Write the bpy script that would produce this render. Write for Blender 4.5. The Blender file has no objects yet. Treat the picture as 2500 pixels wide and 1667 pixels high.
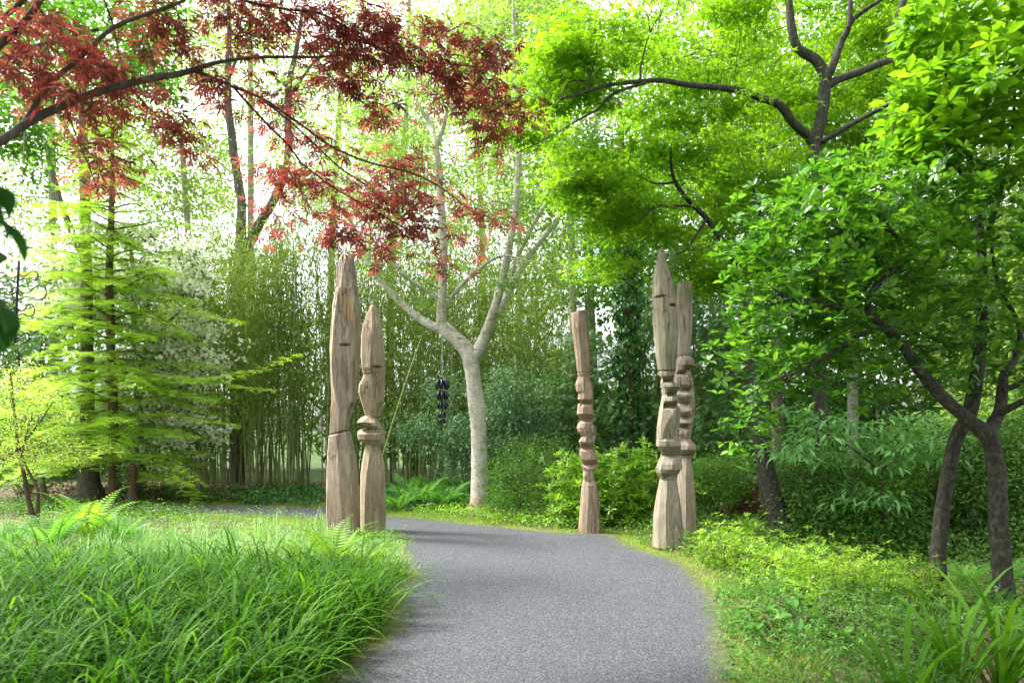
import bpy, math
import numpy as np
from mathutils import Matrix, Vector

# ------------------------------------------------------------------ camera, sky, sun, exposure
FPX, HZ, CH = 1667.0, 1050.0, 1.55          # photo pixels (2500 wide): focal length, horizon row; eye height in metres
SC = bpy.context.scene
COL = SC.collection
cam_d = bpy.data.cameras.new("camera"); cam = bpy.data.objects.new("camera", cam_d); COL.objects.link(cam)
cam.location = (0, 0, CH); cam.rotation_euler = (math.radians(90), 0, 0)
cam_d.sensor_width = 36; cam_d.lens = FPX / 2500 * 36; cam_d.shift_y = (HZ - 833.5) / 2500
cam_d.clip_start = 0.05; cam_d.clip_end = 2000
cam_d.dof.use_dof = True; cam_d.dof.focus_distance = 9.5; cam_d.dof.aperture_fstop = 2.8
SC.camera = cam

SUN_EL, SUN_AZ = math.radians(54), math.radians(-72)     # azimuth from +Y (away from the camera), negative to the left
world = bpy.data.worlds.new("World"); SC.world = world; world.use_nodes = True
wn = world.node_tree.nodes; wl = world.node_tree.links; wn.clear()
w_out = wn.new('ShaderNodeOutputWorld'); w_bg = wn.new('ShaderNodeBackground'); w_sky = wn.new('ShaderNodeTexSky')
w_sky.sky_type = 'NISHITA'; w_sky.sun_disc = False; w_sky.sun_elevation = SUN_EL; w_sky.sun_rotation = SUN_AZ
w_sky.dust_density = 5.0; w_sky.air_density = 1.0; w_sky.ozone_density = 1.0
w_hs = wn.new('ShaderNodeHueSaturation'); w_hs.inputs['Saturation'].default_value = 0.22   # high thin overcast
wl.new(w_sky.outputs[0], w_hs.inputs['Color']); wl.new(w_hs.outputs[0], w_bg.inputs['Color'])
w_bg.inputs['Strength'].default_value = 0.13; wl.new(w_bg.outputs[0], w_out.inputs['Surface'])
sun_d = bpy.data.lights.new("sun", 'SUN'); sun = bpy.data.objects.new("sun", sun_d); COL.objects.link(sun)
sun_d.energy = 1.5; sun_d.angle = math.radians(10); sun_d.color = (1.0, 0.96, 0.88)
sv = Vector((math.sin(SUN_AZ) * math.cos(SUN_EL), math.cos(SUN_AZ) * math.cos(SUN_EL), math.sin(SUN_EL)))
sun.rotation_euler = sv.to_track_quat('Z', 'Y').to_euler(); sun.location = (0, 0, 30)
SC.view_settings.view_transform = 'Standard'; SC.view_settings.look = 'None'; SC.view_settings.gamma = 1
SC.view_settings.use_curve_mapping = False; SC.view_settings.exposure = 2.5
SC.render.engine = 'CYCLES'
SC.cycles.max_bounces = 8; SC.cycles.diffuse_bounces = 5; SC.cycles.transmission_bounces = 5; SC.cycles.glossy_bounces = 2
SC.cycles.use_denoising = True; SC.cycles.caustics_reflective = False; SC.cycles.caustics_refractive = False
SC.cycles.use_adaptive_sampling = True; SC.cycles.adaptive_threshold = 0.01

# ------------------------------------------------------------------ helpers
rng = np.random.default_rng(11)
U = lambda a, b, n=None: rng.uniform(a, b, n)
def W(px, py, Y): return np.array([(px - 1250) / FPX * Y, Y, CH - (py - HZ) / FPX * Y])
def GY(py): return CH * FPX / (py - HZ)
def G(px, py):
    y = GY(py); return np.array([(px - 1250) / FPX * y, y, 0.0])
def PX(P):
    Y = np.maximum(P[:, 1], .01); return 1250 + P[:, 0] / Y * FPX, HZ - (P[:, 2] - CH) / Y * FPX
def norm(v): return v / (np.linalg.norm(v, axis=-1, keepdims=True) + 1e-9)

def mesh(name, V, faces, mat=None, rnd=None, smooth=False, sharp=None, attrs=None):
    """faces: list of int arrays, each (m,3) or (m,4)."""
    me = bpy.data.meshes.new(name)
    V = np.asarray(V, np.float32)
    faces = [np.asarray(f, np.int32) for f in faces if len(f)]
    nl = sum(f.size for f in faces); nf = sum(len(f) for f in faces)
    me.vertices.add(len(V)); me.vertices.foreach_set('co', V.ravel())
    me.loops.add(nl); me.loops.foreach_set('vertex_index', np.concatenate([f.ravel() for f in faces]))
    sizes = np.concatenate([np.full(len(f), f.shape[1], np.int32) for f in faces])
    me.polygons.add(nf); me.polygons.foreach_set('loop_start', np.concatenate([[0], np.cumsum(sizes)[:-1]]).astype(np.int32))
    me.polygons.foreach_set('use_smooth', np.full(nf, smooth))
    if rnd is not None: attrs = dict(attrs or {}, rnd=rnd)
    for k, v in (attrs or {}).items():
        a = me.attributes.new(k, 'FLOAT', 'POINT'); a.data.foreach_set('value', np.asarray(v, np.float32))
    me.update(calc_edges=True)
    if sharp is not None: me.set_sharp_from_angle(angle=math.radians(sharp))
    if mat: me.materials.append(mat)
    return me

def tag(o, label=None, cat=None, group=None, kind=None):
    for k, v in (('label', label), ('category', cat), ('group', group), ('kind', kind)):
        if v: o[k] = v
    return o
def put(name, me, parent=None, loc=None, **kw):
    o = bpy.data.objects.new(name, me); COL.objects.link(o)
    if loc is not None: o.location = loc
    if parent is not None: o.parent = parent
    return tag(o, **kw)
def thing(name, loc, label, cat, group=None, rz=0):
    o = bpy.data.objects.new(name, None); COL.objects.link(o); o.location = [float(c) for c in loc]; o.rotation_euler = (0, 0, rz)
    o.empty_display_size = .1
    return tag(o, label, cat, group)
def part(name, V, faces, mat, parent, rnd=None, kind=None, label=None, **kw):
    """world-space geometry -> part of an unrotated thing"""
    off = np.array(parent.location) if parent else 0
    return put(name, mesh(name, np.asarray(V) - off, faces, mat, rnd, **kw), parent, kind=kind, label=label)

class Acc:
    def __init__(s): s.V = []; s.F = {3: [], 4: []}; s.R = []; s.n = 0
    def add(s, V, F, r=0.5):
        V = np.asarray(V, float); s.V.append(V)
        for f in (F if isinstance(F, list) else [F]):
            f = np.asarray(f); s.F[f.shape[1]].append(f + s.n)
        s.R.append(np.broadcast_to(np.asarray(r, float), (len(V),)) if np.ndim(r) < 1 or len(np.atleast_1d(r)) == len(V) else np.full(len(V), r))
        s.n += len(V); return s
    def get(s):
        return np.concatenate(s.V), [np.concatenate(s.F[k]) for k in (3, 4) if s.F[k]], np.concatenate(s.R)
    def part(s, name, mat, parent, **kw):
        V, F, R = s.get(); return part(name, V, F, mat, parent, rnd=R, **kw)

def smooth_line(P, R, step):
    P = np.asarray(P, float); R = np.asarray(R, float)
    if len(P) == 2: P = np.array([P[0], (P[0] + P[1]) / 2, P[1]]); R = np.array([R[0], R.mean(), R[1]])
    out, ro = [], []
    Q = np.vstack([2 * P[0] - P[1], P, 2 * P[-1] - P[-2]])
    for i in range(len(P) - 1):
        p0, p1, p2, p3 = Q[i:i + 4]; n = max(1, int(np.linalg.norm(p2 - p1) / step))
        t = np.arange(n)[:, None] / n
        out.append(.5 * (2 * p1 + (p2 - p0) * t + (2 * p0 - 5 * p1 + 4 * p2 - p3) * t ** 2 + (3 * p1 - p0 - 3 * p2 + p3) * t ** 3))
        ro.append((R[i] + (R[i + 1] - R[i]) * t)[:, 0])
    return np.vstack(out + [P[-1:]]), np.concatenate(ro + [R[-1:]])

def tube(P, R, n=8, rough=0.0, flare=0.0):
    P = np.asarray(P, float); R = np.asarray(R, float); m = len(P)
    T = norm(np.gradient(P, axis=0)); ref = np.array([0, 1., 0]) if abs(T[:, 1]).mean() < .8 else np.array([1., 0, 0])
    A = norm(np.cross(T, ref)); B = np.cross(T, A)
    th = np.arange(n) / n * 2 * math.pi
    rr = R[:, None] * np.ones(n)
    if rough:
        rr = rr * (1 + rough * (np.sin(3 * th + P[:, 2:3] * 3.1 + 1) * .5 + np.sin(2 * th - P[:, 2:3] * 5.3) * .4 + rng.normal(0, .35, (m, n))))
    if flare:
        h = P[:, 2:3] - P[0, 2]; rr = rr * (1 + flare * np.exp(-h / .14) * (1 + .5 * np.sin(4 * th + 1)) + flare * .5 * np.exp(-h / .5))
    V = P[:, None] + rr[..., None] * (np.cos(th)[None, :, None] * A[:, None] + np.sin(th)[None, :, None] * B[:, None])
    i = np.arange(m - 1)[:, None] * n; j = np.arange(n)[None]; j2 = (j + 1) % n
    F = np.stack([i + j, i + j2, i + n + j2, i + n + j], -1).reshape(-1, 4)
    V = V.reshape(-1, 3)
    V = np.vstack([V, P[-1] + T[-1] * R[-1] * .6]); k = len(V) - 1; b = (m - 1) * n
    C = np.stack([b + j[0], b + j2[0], np.full(n, k)], -1)
    return V, [F, C]
def limb(pts, n=10, step=.08, rough=.06, flare=0, wig=0):
    """pts: (px, py, depth, width_px) in photo pixels"""
    P = np.array([W(a[0], a[1], a[2]) for a in pts]); R = np.array([a[3] / 2 / FPX * a[2] for a in pts])
    P, R = smooth_line(P, R, step)
    if wig: P = P + np.cumsum(rng.normal(0, wig, P.shape), 0) * np.minimum(1, np.arange(len(P)) / 5)[:, None] * .3
    return P, R

# leaf templates: local x across, y along, z up
def tpl(v, f): return np.array(v, float), np.array(f)
T_DIA = tpl([(0, 0, 0), (.27, .5, .07), (0, 1, -.05), (-.27, .5, .07)], [(0, 1, 2), (0, 2, 3)])
T_OVAL = tpl([(0, 0, 0), (.2, .28, .05), (.22, .66, .04), (0, 1, -.1), (-.22, .66, .04), (-.2, .28, .05), (0, .3, 0), (0, .66, -.01)],
             [(0, 1, 6), (0, 6, 5), (1, 2, 6), (6, 2, 7), (2, 3, 7), (7, 3, 4), (6, 7, 4), (6, 4, 5)])
T_SLIM = tpl([(0, 0, 0), (.085, .35, .02), (0, 1, -.12), (-.085, .35, .02)], [(0, 1, 2), (0, 2, 3)])
T_LANCE = tpl([(0, 0, 0), (.12, .3, .04), (.1, .65, 0), (0, 1, -.14), (-.1, .65, 0), (-.12, .3, .04)], [(0, 1, 5), (1, 2, 4), (1, 4, 5), (2, 3, 4)])
def palmate(k, spread, deep, wid):
    v = [(0, 0, 0)]; f = []
    an = np.linspace(-spread, spread, k); L = 1 - .45 * np.abs(an / spread) ** 1.5
    for a, l in zip(an, L):
        d = np.array([math.sin(a), math.cos(a)]); s = np.array([d[1], -d[0]]); i = len(v)
        v += [(*(d * l * .5 + s * wid * l), .03), (*(d * l), -.1), (*(d * l * .5 - s * wid * l), .03)]
        f += [(0, i, i + 1), (0, i + 1, i + 2)]
    return tpl(v, f)
T_MAPLE7 = palmate(7, 2.15, .4, .105)
T_MAPLE5 = palmate(5, 1.75, .4, .13)
def tri_star():
    v = [(0, 0, 0)]; f = []
    for a, l in ((-1.15, .75), (0, 1.), (1.15, .75)):
        d = np.array([math.sin(a), math.cos(a)]); s = np.array([d[1], -d[0]]); i = len(v)
        v += [(*(d * .35 * l + s * .17), .03), (*(d * l), -.1), (*(d * .35 * l - s * .17), .03)]; f += [(0, i, i + 1), (0, i + 1, i + 2)]
    return tpl(v, f)
T_STAR3 = tri_star()
def feather(k=7, wid=.3):
    v = []; f = []
    for j in range(k):
        t = j / k; l = wid * (.55 + .9 * t * (1.25 - t)) * (1 if j < k - 1 else .7)
        for s in (-1, 1):
            i = len(v); v += [(0, t, 0), (s * l * .5, t + .1, .012), (s * l, t + .2, -.03)]; v[-2] = (s * l * .55, t + .02, .01)
            f += [(i, i + 1, i + 2)]
    i = len(v); v += [(-.02, 0, 0), (.02, 0, 0), (0, 1.12, -.04)]; f += [(i, i + 1, i + 2)]
    return tpl(v, f)
T_FEATHER = feather(6, .33)
T_HEM = feather(5, .42)
T_BRACT = tpl([(.5, .14, .03), (.5, -.14, .03), (-.5, -.14, .03), (-.5, .14, .03), (.14, .5, .05), (-.14, .5, .05), (-.14, -.5, .05), (.14, -.5, .05)], [(0, 1, 2), (0, 2, 3), (4, 5, 6), (4, 6, 7)])
T_BRACT_OLD = tpl([(0, 0, 0), (.5, .1, .04), (.12, .12, .02), (.1, .5, .04), (0, 0, 0), (-.1, .5, .04), (-.12, .12, .02), (-.5, .1, .04), (-.5, -.1, .04), (-.12, -.12, .02), (-.1, -.5, .04), (.1, -.5, .04), (.12, -.12, .02), (.5, -.1, .04)],
              [(0, 1, 2), (0, 2, 3), (0, 3, 5), (0, 5, 6), (0, 6, 7), (0, 7, 8), (0, 8, 9), (0, 9, 10), (0, 10, 11), (0, 11, 12), (0, 12, 13), (0, 13, 1)])

def frame(P, D, N):
    D = norm(D); N = norm(N - (N * D).sum(-1, keepdims=True) * D); return D, N, np.cross(D, N)
def batch(T, P, D, N, S, R):
    D, N, X = frame(P, D, N); tv, tf = T; k = len(tv); n = len(P)
    V = P[:, None] + np.asarray(S)[:, None, None] * (tv[None, :, 0:1] * X[:, None] + tv[None, :, 1:2] * D[:, None] + tv[None, :, 2:3] * N[:, None])
    F = (tf[None] + (np.arange(n) * k)[:, None, None]).reshape(-1, tf.shape[1])
    return V.reshape(-1, 3), F, np.repeat(R, k)
def in_frame(P, m=0):
    x, y = PX(P); return (P[:, 1] > .3) & (x > -m) & (x < 2500 + m) & (y > -m) & (y < 1667 + m)

def foliage(parent, T, L, mat, name='foliage', big=0, shade=6, label=None):
    """L = (P, D, N, S, R). `big` nearest leaves in view become parts of their own, the rest one stuff part."""
    P, D, N, S, R = L
    rest = np.ones(len(P), bool)
    if big:
        sc = S / np.maximum(P[:, 1], .3) * in_frame(P); idx = np.argsort(-sc)[:big]; idx = idx[sc[idx] > 0]; rest[idx] = False
        mes = []
        for q in range(shade):
            mes.append(mesh('leaf', T[0], [T[1]], mat, rnd=np.full(len(T[0]), (q + .5) / shade)))
        Dn, Nn, X = frame(P[idx], D[idx], N[idx]); off = np.array(parent.location)
        for j, i in enumerate(idx):
            o = bpy.data.objects.new('leaf', mes[min(shade - 1, int(np.clip(R[i], 0, .999) * shade))]); COL.objects.link(o); o.parent = parent
            s = S[i]; x, d, nn = X[j] * s, Dn[j] * s, Nn[j] * s; p = P[i] - off
            o.matrix_local = Matrix(((x[0], d[0], nn[0], p[0]), (x[1], d[1], nn[1], p[1]), (x[2], d[2], nn[2], p[2]), (0, 0, 0, 1)))
    V, F, RR = batch(T, P[rest], D[rest], N[rest], S[rest], R[rest])
    return part(name, V, [F], mat, parent, rnd=RR, kind='stuff', label=label)

def blobs(bl, n, shell=.5):
    """bl: (px, py, depth, rx_px, ry_px, r_depth_m[, weight]); returns n points inside the ellipsoids, denser to the shell"""
    w = np.array([b[3] * b[4] * (b[6] if len(b) > 6 else 1) for b in bl], float); w /= w.sum()
    cnt = rng.multinomial(n, w); out = []
    for b, c in zip(bl, cnt):
        d = norm(rng.normal(size=(c, 3))); r = U(0, 1, c) ** (1 / 3) * (1 - shell) + shell * U(.75, 1.0, c); d = d * r[:, None]
        Y = b[2] + d[:, 1] * b[5]
        out.append(np.stack([(b[0] + d[:, 0] * b[3] - 1250) / FPX * b[2], Y, CH - (b[1] - d[:, 2] * b[4] - HZ) / FPX * b[2]], -1))
    return np.vstack(out)
def clump_leaves(C, per, spread, size, flat=.5, up=1.0, droop=.2, jit=.6, rj=.25, out=None):
    """leaves round clump centres. spread: metres (scalar or 3), up: how strongly normals point up"""
    m = len(C) * per; sp = np.broadcast_to(np.array([1, 1, flat]) * spread, (3,))
    off = rng.normal(0, 1, (m, 3)) * sp; P = np.repeat(C, per, 0) + off
    D = norm(off + rng.normal(0, jit, (m, 3)) * spread); D[:, 2] -= droop; D = norm(D)
    N = np.array([0, 0, up]) + rng.normal(0, .45, (m, 3))
    cr = np.repeat(U(0, 1, len(C)), per); R = np.clip(.5 + (cr - .5) * .7 + rng.normal(0, rj, m) * .6, 0, 1)
    S = size * U(.65, 1.25, m)
    return P, D, N, S, R
def cat(*Ls): return tuple(np.concatenate([l[i] for l in Ls]) for i in range(5))
def rosettes(C, k, size, tilt=.35, rj=.12):
    """whorls of k leaves at each twig end"""
    n = len(C); ax = norm(np.array([0, 0, 1.]) + rng.normal(0, .4, (n, 3))); A = norm(np.cross(ax, [0.3, 1, .1])); B = np.cross(ax, A)
    th = (np.arange(k) / k * 2 * math.pi)[None] + U(0, 6, n)[:, None] + rng.normal(0, .25, (n, k))
    tl = tilt + rng.normal(0, .22, (n, k))
    D = np.cos(th)[..., None] * A[:, None] + np.sin(th)[..., None] * B[:, None]
    D = np.cos(tl)[..., None] * D + np.sin(tl)[..., None] * ax[:, None]
    P = np.repeat(C, k, 0) + D.reshape(-1, 3) * size * .1; N = np.repeat(ax, k, 0) + rng.normal(0, .15, (n * k, 3))
    R = np.clip(np.repeat(U(.05, .95, n), k) + rng.normal(0, rj, n * k), 0, 1)
    return P, D.reshape(-1, 3), N, size * U(.7, 1.2, n * k), R

def twigs(nodes, targets, r0=.012, sides=4, sag=.06, acc=None, bend=.12, minr=.003):
    """join every target to the nearest point of the growing skeleton"""
    nodes = np.asarray(nodes, float); acc = acc or Acc()
    d0 = np.array([((nodes - t) ** 2).sum(1).min() for t in targets]); order = np.argsort(d0)
    buf = np.empty((len(nodes) + len(targets) * 4, 3)); buf[:len(nodes)] = nodes; n = len(nodes)
    lv = np.zeros(len(buf))
    for i in order:
        t = targets[i]; dd = ((buf[:n] - t) ** 2).sum(1) * (1 + .25 * lv[:n]); j = int(dd.argmin()); a = buf[j]; L = np.linalg.norm(t - a)
        if L < 1e-3: continue
        r = max(minr, r0 * .72 ** lv[j] * min(1, .35 + L)); m1 = a + (t - a) * .35 + rng.normal(0, bend * L * .5, 3); m2 = a + (t - a) * .7 + rng.normal(0, bend * L * .4, 3)
        m1[2] += sag * L; m2[2] += sag * L * .8
        Q = np.array([a, m1, m2, t]); V, F = tube(Q, np.array([r, r * .8, r * .62, r * .4]), sides)
        acc.add(V, F, .5)
        buf[n:n + 3] = Q[1:]; lv[n:n + 3] = lv[j] + 1; n += 3
    return acc

# ------------------------------------------------------------------ materials
def newmat(name):
    m = bpy.data.materials.new(name); m.use_nodes = True; nt = m.node_tree; nt.nodes.clear()
    out = nt.nodes.new('ShaderNodeOutputMaterial'); return m, nt, out
def ramp(nt, fac, stops):
    r = nt.nodes.new('ShaderNodeValToRGB'); e = r.color_ramp.elements
    while len(e) < len(stops): e.new(.5)
    for q, (p, c) in zip(e, stops): q.position = p; q.color = (*c, 1)
    if fac is not None: nt.links.new(fac, r.inputs[0])
    return r.outputs[0]
def noise(nt, vec, scale, detail=3, rough=.55):
    n = nt.nodes.new('ShaderNodeTexNoise'); n.inputs['Scale'].default_value = scale; n.inputs['Detail'].default_value = detail
    n.inputs['Roughness'].default_value = rough
    if vec is not None: nt.links.new(vec, n.inputs['Vector'])
    return n.outputs['Fac']
def coords(nt, scale=(1, 1, 1), kind='Object'):
    t = nt.nodes.new('ShaderNodeTexCoord'); m = nt.nodes.new('ShaderNodeMapping'); m.inputs['Scale'].default_value = scale
    nt.links.new(t.outputs[kind], m.inputs['Vector']); return m.outputs[0]
def mathn(nt, op, a, b=None, clamp=False):
    n = nt.nodes.new('ShaderNodeMath'); n.operation = op; n.use_clamp = clamp
    for i, v in enumerate((a, b)):
        if v is None: continue
        if isinstance(v, (int, float)): n.inputs[i].default_value = v
        else: nt.links.new(v, n.inputs[i])
    return n.outputs[0]
def mix(nt, fac, a, b, mode='MIX'):
    n = nt.nodes.new('ShaderNodeMix'); n.data_type = 'RGBA'; n.blend_type = mode
    for s, v in ((n.inputs[0], fac), (n.inputs[6], a), (n.inputs[7], b)):
        if isinstance(v, (int, float)): s.default_value = v
        elif isinstance(v, tuple): s.default_value = (*v, 1)
        else: nt.links.new(v, s)
    return n.outputs[2]
def bsdf(nt, out, color, rough=.8, spec=.2, bump=None, bs=.3, bd=.02):
    b = nt.nodes.new('ShaderNodeBsdfPrincipled'); b.inputs['Specular IOR Level'].default_value = spec
    if isinstance(color, tuple): b.inputs['Base Color'].default_value = (*color, 1)
    else: nt.links.new(color, b.inputs['Base Color'])
    if isinstance(rough, (int, float)): b.inputs['Roughness'].default_value = rough
    else: nt.links.new(rough, b.inputs['Roughness'])
    if bump is not None:
        bn = nt.nodes.new('ShaderNodeBump'); bn.inputs['Strength'].default_value = bs; bn.inputs['Distance'].default_value = bd
        nt.links.new(bump, bn.inputs['Height']); nt.links.new(bn.outputs[0], b.inputs['Normal'])
    if out is not None: nt.links.new(b.outputs[0], out.inputs[0])
    return b
def leafmat(name, stops, trans=.45, tint=(1.5, 1.45, .7), rough=.5, spec=.3):
    """stops: colours across the per-leaf random value"""
    m, nt, out = newmat(name); a = nt.nodes.new('ShaderNodeAttribute'); a.attribute_name = 'rnd'
    c = ramp(nt, a.outputs['Fac'], [(i / (len(stops) - 1), s) for i, s in enumerate(stops)])
    b = bsdf(nt, None, c, rough, spec)
    tr = nt.nodes.new('ShaderNodeBsdfTranslucent'); nt.links.new(mix(nt, 1.0, c, tint, 'MULTIPLY'), tr.inputs['Color'])
    mx = nt.nodes.new('ShaderNodeMixShader'); mx.inputs[0].default_value = trans
    nt.links.new(b.outputs[0], mx.inputs[1]); nt.links.new(tr.outputs[0], mx.inputs[2]); nt.links.new(mx.outputs[0], out.inputs[0])
    return m
def barkmat(name, stops, scale=6, stretch=.18, lichen=None, bs=.6, bd=.02):
    m, nt, out = newmat(name); v = coords(nt, (1, 1, stretch)); n1 = noise(nt, v, scale * 3, 6, .65); v2 = coords(nt); n2 = noise(nt, v2, scale * .35, 3)
    c = ramp(nt, n1, [(.25 + .5 * i / (len(stops) - 1), s) for i, s in enumerate(stops)])
    c = mix(nt, mathn(nt, 'MULTIPLY', n2, .55), c, (.5, .5, .5), 'MULTIPLY')
    if lichen:
        n3 = noise(nt, v2, scale * 1.6, 5, .6); c = mix(nt, mathn(nt, 'MULTIPLY', mathn(nt, 'SUBTRACT', n3, .52), 2.6, True), c, lichen)
    if 'pale' in name:   # lenticels, scars and the rusty foot of the trunk
        ln = noise(nt, coords(nt, (1, 1, 7)), 7, 4, .6); c = mix(nt, mathn(nt, 'MULTIPLY', mathn(nt, 'SUBTRACT', ln, .56), 9, True), c, (.16, .12, .09))
        pa = noise(nt, coords(nt, (1, 1, .6)), 7, 5, .65); c = mix(nt, mathn(nt, 'MULTIPLY', mathn(nt, 'SUBTRACT', pa, .49), 7, True), c, (.3, .28, .21))
        tc = nt.nodes.new('ShaderNodeTexCoord'); sp = nt.nodes.new('ShaderNodeSeparateXYZ'); nt.links.new(tc.outputs['Object'], sp.inputs[0])
        ft = mathn(nt, 'MULTIPLY', mathn(nt, 'SUBTRACT', .62, mathn(nt, 'ADD', sp.outputs[2], mathn(nt, 'MULTIPLY', pa, .5))), 5, True); c = mix(nt, mathn(nt, 'MULTIPLY', ft, .75), c, (.33, .17, .1))
    bsdf(nt, out, c, .9, .12, n1, bs, bd); return m

M = {}
M['bg_leaf'] = leafmat('pale canopy leaf', [(.10, .2, .045), (.17, .29, .06), (.25, .38, .09)], .55)
M['bg_dark'] = leafmat('understorey leaf', [(.035, .1, .018), (.07, .17, .028), (.13, .25, .05)], .4)
M['green_leaf'] = leafmat('glossy tree leaf', [(.04, .12, .015), (.07, .20, .02), (.12, .28, .03)], .5, rough=.35)
M['bamboo_leaf'] = leafmat('bamboo leaf', [(.09, .16, .03), (.17, .27, .055), (.3, .37, .1)], .5)
M['cypress'] = leafmat('feathery cypress needle', [(.2, .38, .025), (.32, .53, .04), (.46, .64, .09)], .52, (1.35, 1.3, .7))
M['dog_leaf'] = leafmat('dogwood leaf', [(.03, .09, .02), (.06, .15, .035), (.09, .2, .05)], .35)
M['bract'] = leafmat('white dogwood bract', [(.72, .78, .5), (.82, .84, .68), (.86, .86, .78)], .45, (1, 1, .9))
M['maple'] = leafmat('green maple leaf', [(.07, .2, .012), (.14, .33, .018), (.26, .46, .03)], .58, (1.6, 1.35, .5))
M['magnolia'] = leafmat('magnolia leaf', [(.035, .12, .014), (.07, .21, .022), (.15, .34, .035)], .46, (1.5, 1.4, .55), .36, .45)
M['lime_leaf'] = leafmat('lime young leaf', [(.09, .24, .015), (.13, .32, .02), (.2, .4, .03)], .5, (1.6, 1.4, .5), .35, .4)
M['red'] = leafmat('red maple leaf', [(.11, .045, .025), (.21, .06, .045), (.42, .09, .09)], .48, (1.55, 1.15, 1.1))
M['blue_shrub'] = leafmat('blue green shrub leaf', [(.04, .11, .05), (.075, .17, .075), (.14, .26, .12)], .33, (1.3, 1.4, .8))
M['box'] = leafmat('small shrub leaf', [(.045, .13, .018), (.09, .22, .03), (.17, .34, .045)], .42)
M['rhodo'] = leafmat('bright shrub leaf', [(.08, .21, .02), (.18, .38, .035), (.32, .5, .07)], .45, (1.6, 1.4, .6), .35, .4)
M['hem'] = leafmat('hemlock needle', [(.03, .09, .025), (.06, .15, .038), (.11, .23, .055)], .33)
M['sapling'] = leafmat('soft sapling leaf', [(.07, .21, .05), (.12, .29, .08), (.18, .37, .12)], .42, (1.4, 1.4, .8), .5)
M['ivy'] = leafmat('ivy leaf', [(.02, .08, .014), (.04, .14, .024), (.08, .22, .04)], .25, rough=.35)
M['fern'] = leafmat('fern frond', [(.06, .2, .03), (.1, .28, .04), (.16, .36, .07)], .45, (1.5, 1.4, .7))
M['fern_lime'] = leafmat('lime fern frond', [(.16, .36, .03), (.22, .42, .04), (.26, .46, .07)], .5, (1.5, 1.3, .6))
M['grass_dark'] = leafmat('broad grass blade', [(.018, .075, .006), (.045, .14, .01), (.1, .24, .02)], .45, (1.5, 1.4, .5), .55, .1)
M['grass_light'] = leafmat('light grass blade', [(.08, .22, .05), (.17, .34, .11), (.34, .5, .26)], .42, (1.25, 1.25, .8), .42, .35)
M['verge'] = leafmat('short verge grass', [(.10, .2, .02), (.2, .36, .03), (.32, .44, .06)], .4)
M['herb'] = leafmat('herb leaf', [(.04, .13, .02), (.07, .2, .03), (.13, .29, .045)], .4)
M['azalea'] = leafmat('low azalea leaf', [(.09, .2, .02), (.2, .37, .03), (.34, .5, .06)], .45, rough=.4)
M['yellow'] = leafmat('variegated shrub leaf', [(.2, .34, .03), (.38, .52, .09), (.62, .7, .34)], .42)
M['litter'] = leafmat('dry fallen leaf', [(.07, .04, .02), (.14, .08, .04), (.2, .13, .07)], .1, (1, 1, 1), .8, .1)
M['bark_pale'] = barkmat('pale grey bark', [(.28, .24, .2), (.58, .53, .47), (.72, .69, .62)], 9, .9, None, .5)
M['bark_grey'] = barkmat('grey furrowed bark', [(.05, .04, .035), (.13, .11, .095), (.22, .2, .17)], 7, .15)
M['bark_dark'] = barkmat('dark bark', [(.035, .028, .02), (.09, .075, .055), (.17, .15, .115)], 13, .35, (.15, .14, .1))
M['bark_maple'] = barkmat('dark grey maple bark', [(.02, .018, .014), (.055, .05, .04), (.12, .115, .09)], 12, .4, (.12, .13, .1))
M['bark_red'] = barkmat('red brown bark', [(.06, .03, .022), (.13, .07, .05), (.2, .13, .095)], 9, .08)
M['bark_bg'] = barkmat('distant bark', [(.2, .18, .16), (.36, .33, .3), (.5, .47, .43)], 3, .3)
M['stem'] = barkmat('shrub stem', [(.05, .035, .025), (.1, .075, .05), (.16, .12, .085)], 9, .3)
def metal(name, c, r=.4):
    m, nt, out = newmat(name); b = bsdf(nt, out, c, r, .5, noise(nt, coords(nt), 60), .15, .002); return m
M['iron'] = metal('black wrought iron', (.012, .013, .015), .32)
M['rope'] = metal('pale cable', (.42, .42, .4), .6)
M['glass'] = metal('dark glazed metal', (.01, .012, .022), .12)

def culmmat():
    m, nt, out = newmat('bamboo culm'); oi = nt.nodes.new('ShaderNodeObjectInfo'); v = coords(nt)
    c = ramp(nt, oi.outputs['Random'], [(0, (.13, .2, .05)), (.35, (.2, .28, .08)), (.65, (.3, .36, .13)), (.85, (.28, .25, .15)), (1, (.42, .42, .28))])
    sx = nt.nodes.new('ShaderNodeSeparateXYZ'); nt.links.new(v, sx.inputs[0])
    f = mathn(nt, 'FRACT', mathn(nt, 'MULTIPLY', sx.outputs[2], 3.6)); band = mathn(nt, 'GREATER_THAN', f, .93)
    c = mix(nt, mathn(nt, 'MULTIPLY', band, .7), c, (.07, .06, .03)); c = mix(nt, mathn(nt, 'MULTIPLY', noise(nt, v, 9), .6), c, (.5, .5, .45), 'MULTIPLY')
    bsdf(nt, out, c, .45, .3); return m
M['culm'] = culmmat()

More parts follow.
